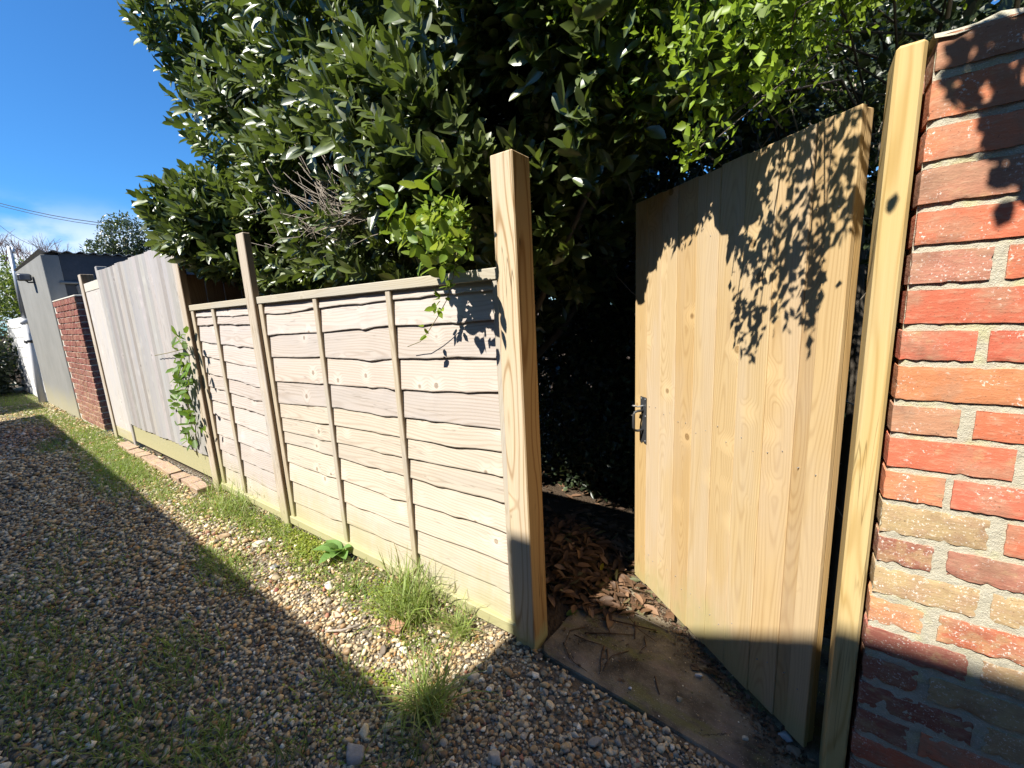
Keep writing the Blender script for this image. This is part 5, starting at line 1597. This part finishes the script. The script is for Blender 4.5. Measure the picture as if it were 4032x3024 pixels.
# crumbled leaf and soil gathered on the slab and under the gate
nc_ = 1500
tq = rng.uniform(-.02, .9, nc_); off_ = np.abs(rng.normal(0, .035, nc_))
cq = np.stack([G0[0] + GD[0] * tq + GN[0] * off_, G0[1] + GD[1] * tq + GN[1] * off_, np.full(nc_, .0195)], 1)
c2 = np.stack([rng.uniform(-.78, .2, 700), rng.uniform(1.2, 1.8, 700), np.full(700, .0195)], 1)
c2 = c2[(c2[:, 1] > slab_front(c2[:, 0]) + .02) & (rng.random(len(c2)) < np.clip((c2[:, 1] - 1.2) / .5, .15, 1))]
cq = np.concatenate([cq, c2]); cq[:, 2] += rng.uniform(0, .006, len(cq)); n_ = len(cq)
cl2 = np.exp(rng.normal(-4.6, .5, n_))
rec(put('leaf_crumbs', leaves_mesh('leaf_crumbs', SMALL_T, cq, norm(rng.normal(size=(n_, 3)) * np.array([1, 1, .25])), norm(rng.normal(0, .5, (n_, 3)) + np.array([0, 0, 1])), cl2, cl2 * rng.uniform(.3, .9, n_), np.array([.11, .065, .038]) * rng.uniform(.3, 1.7, (n_, 1)), DEADLEAF)), kind='stuff')


def odd_leaf(x, y, z, a, L, w, tone, label, el=.15, nz=(0, -.2, 1)):
    me = fine_leaf('fallen_leaf', SOFTLEAF if tone[1] > .15 else DEADLEAF, tone, int(L * 1000), .06, -.18)
    o = place_leaf('fallen_leaf', me, np.array([x, y, z]), np.array([math.cos(a), math.sin(a), el]), np.array(nz), L, L * w)
    rec(o, label, 'leaf')
odd_leaf(-.80, 1.44, .022, 1.1, .062, .45, (.16, .24, .05), 'fresh green leaf lying on the slab before the brown litter', .2)
odd_leaf(-.845, 1.52, .045, 1.9, .065, .38, (.36, .10, .02), 'orange brown leaf standing on the edge of the leaf pile', .6, (.2, -.9, .5))
odd_leaf(-.715, 1.745, .03, 2.2, .045, .4, (.62, .55, .03), 'bright yellow leaf where the sunlit litter meets the pile', .5, (.1, -.8, .6))
odd_leaf(-.775, 1.765, .06, 1.7, .05, .38, (.5, .38, .03), 'mustard yellow leaf deeper in the brown leaf pile', .5, (.1, -.8, .6))
odd_leaf(-.93, 1.93, .08, .5, .05, .45, (.5, .42, .08), 'pale yellow leaf at the dark back of the pile', .3, (.1, -.7, .7))
for (pts, rr, lab) in (([(-.657, 1.50, .03), (-.55, 1.53, .028), (-.436, 1.553, .03)], .004, 'longest dark twig lying straight across the slab near the litter'), ([(-.687, 1.39, .022), (-.60, 1.44, .026), (-.511, 1.486, .024)], .003, 'dark twig parallel to and below the longest one'), ([(-.651, 1.53, .024), (-.625, 1.48, .026), (-.594, 1.443, .022)], .0035, 'short twig crossing under the longest twig'), ([(-.592, 1.371, .022), (-.578, 1.31, .024), (-.557, 1.252, .022)], .0035, 'thick short twig standing out in the middle of the slab'), ([(-.575, 1.36, .022), (-.55, 1.31, .026), (-.55, 1.262, .022)], .003, 'twig forming a narrow V with the thick short one'), ([(-.72, 1.36, .022), (-.66, 1.36, .022), (-.60, 1.372, .022)], .0022, 'thin twig lying level above the V shaped pair'), ([(-.53, 1.56, .024), (-.515, 1.52, .028), (-.50, 1.47, .022)], .004, 'short thick twig at the upper end of the longest twig'), ([(-.38, 1.34, .021), (-.365, 1.31, .022), (-.345, 1.275, .021)], .003, 'small lone dark twig nearer the gate foot'), ([(-.50, 1.40, .022), (-.545, 1.34, .026), (-.555, 1.29, .022)], .002, 'hair thin twig touching the V shaped pair'), ([(-.28, 1.46, .022), (-.22, 1.45, .024), (-.14, 1.40, .022)], .004, 'curved twig along the foot of the gate'), ([(-.74, 1.30, .022), (-.70, 1.26, .025), (-.66, 1.235, .022), (-.60, 1.225, .022)], .002, "thin pale bent twig near the slab's rounded corner"), ([(-.70, 1.42, .024), (-.745, 1.37, .024), (-.73, 1.29, .023), (-.68, 1.24, .022)], .0022, 'curling tendril like twig close to the tall post'), ([(-.47, 1.50, .024), (-.45, 1.46, .024), (-.46, 1.43, .022)], .0025, 'very small twig between longest twig and gate'), ([(-.6, 1.6, .03), (-.5, 1.52, .03), (-.42, 1.50, .024)], .0022, 'wispy twig running from the litter onto the slab')):
    rec(tube('twig', pts, [rr * (1 - .5 * i / (len(pts) - 1)) for i in range(len(pts))], TWIG, None, 5), lab, 'twig', 'dry twigs scattered on the concrete slab')
tube_o = tube('straw', [(-.655, 1.615, .03), (-.53, 1.60, .026), (-.40, 1.585, .024)], .0022, PALESTEM, None, 5)
rec(tube_o, 'pale dry straw lying across the sunlit corner of the slab', 'straw')
rec(tube('twig', [(-1.66, .80, .02), (-1.60, .84, .022), (-1.55, .90, .03)], .005, PALESTEM, None, 6), 'short pale stick in the gravel at the shade edge', 'twig')
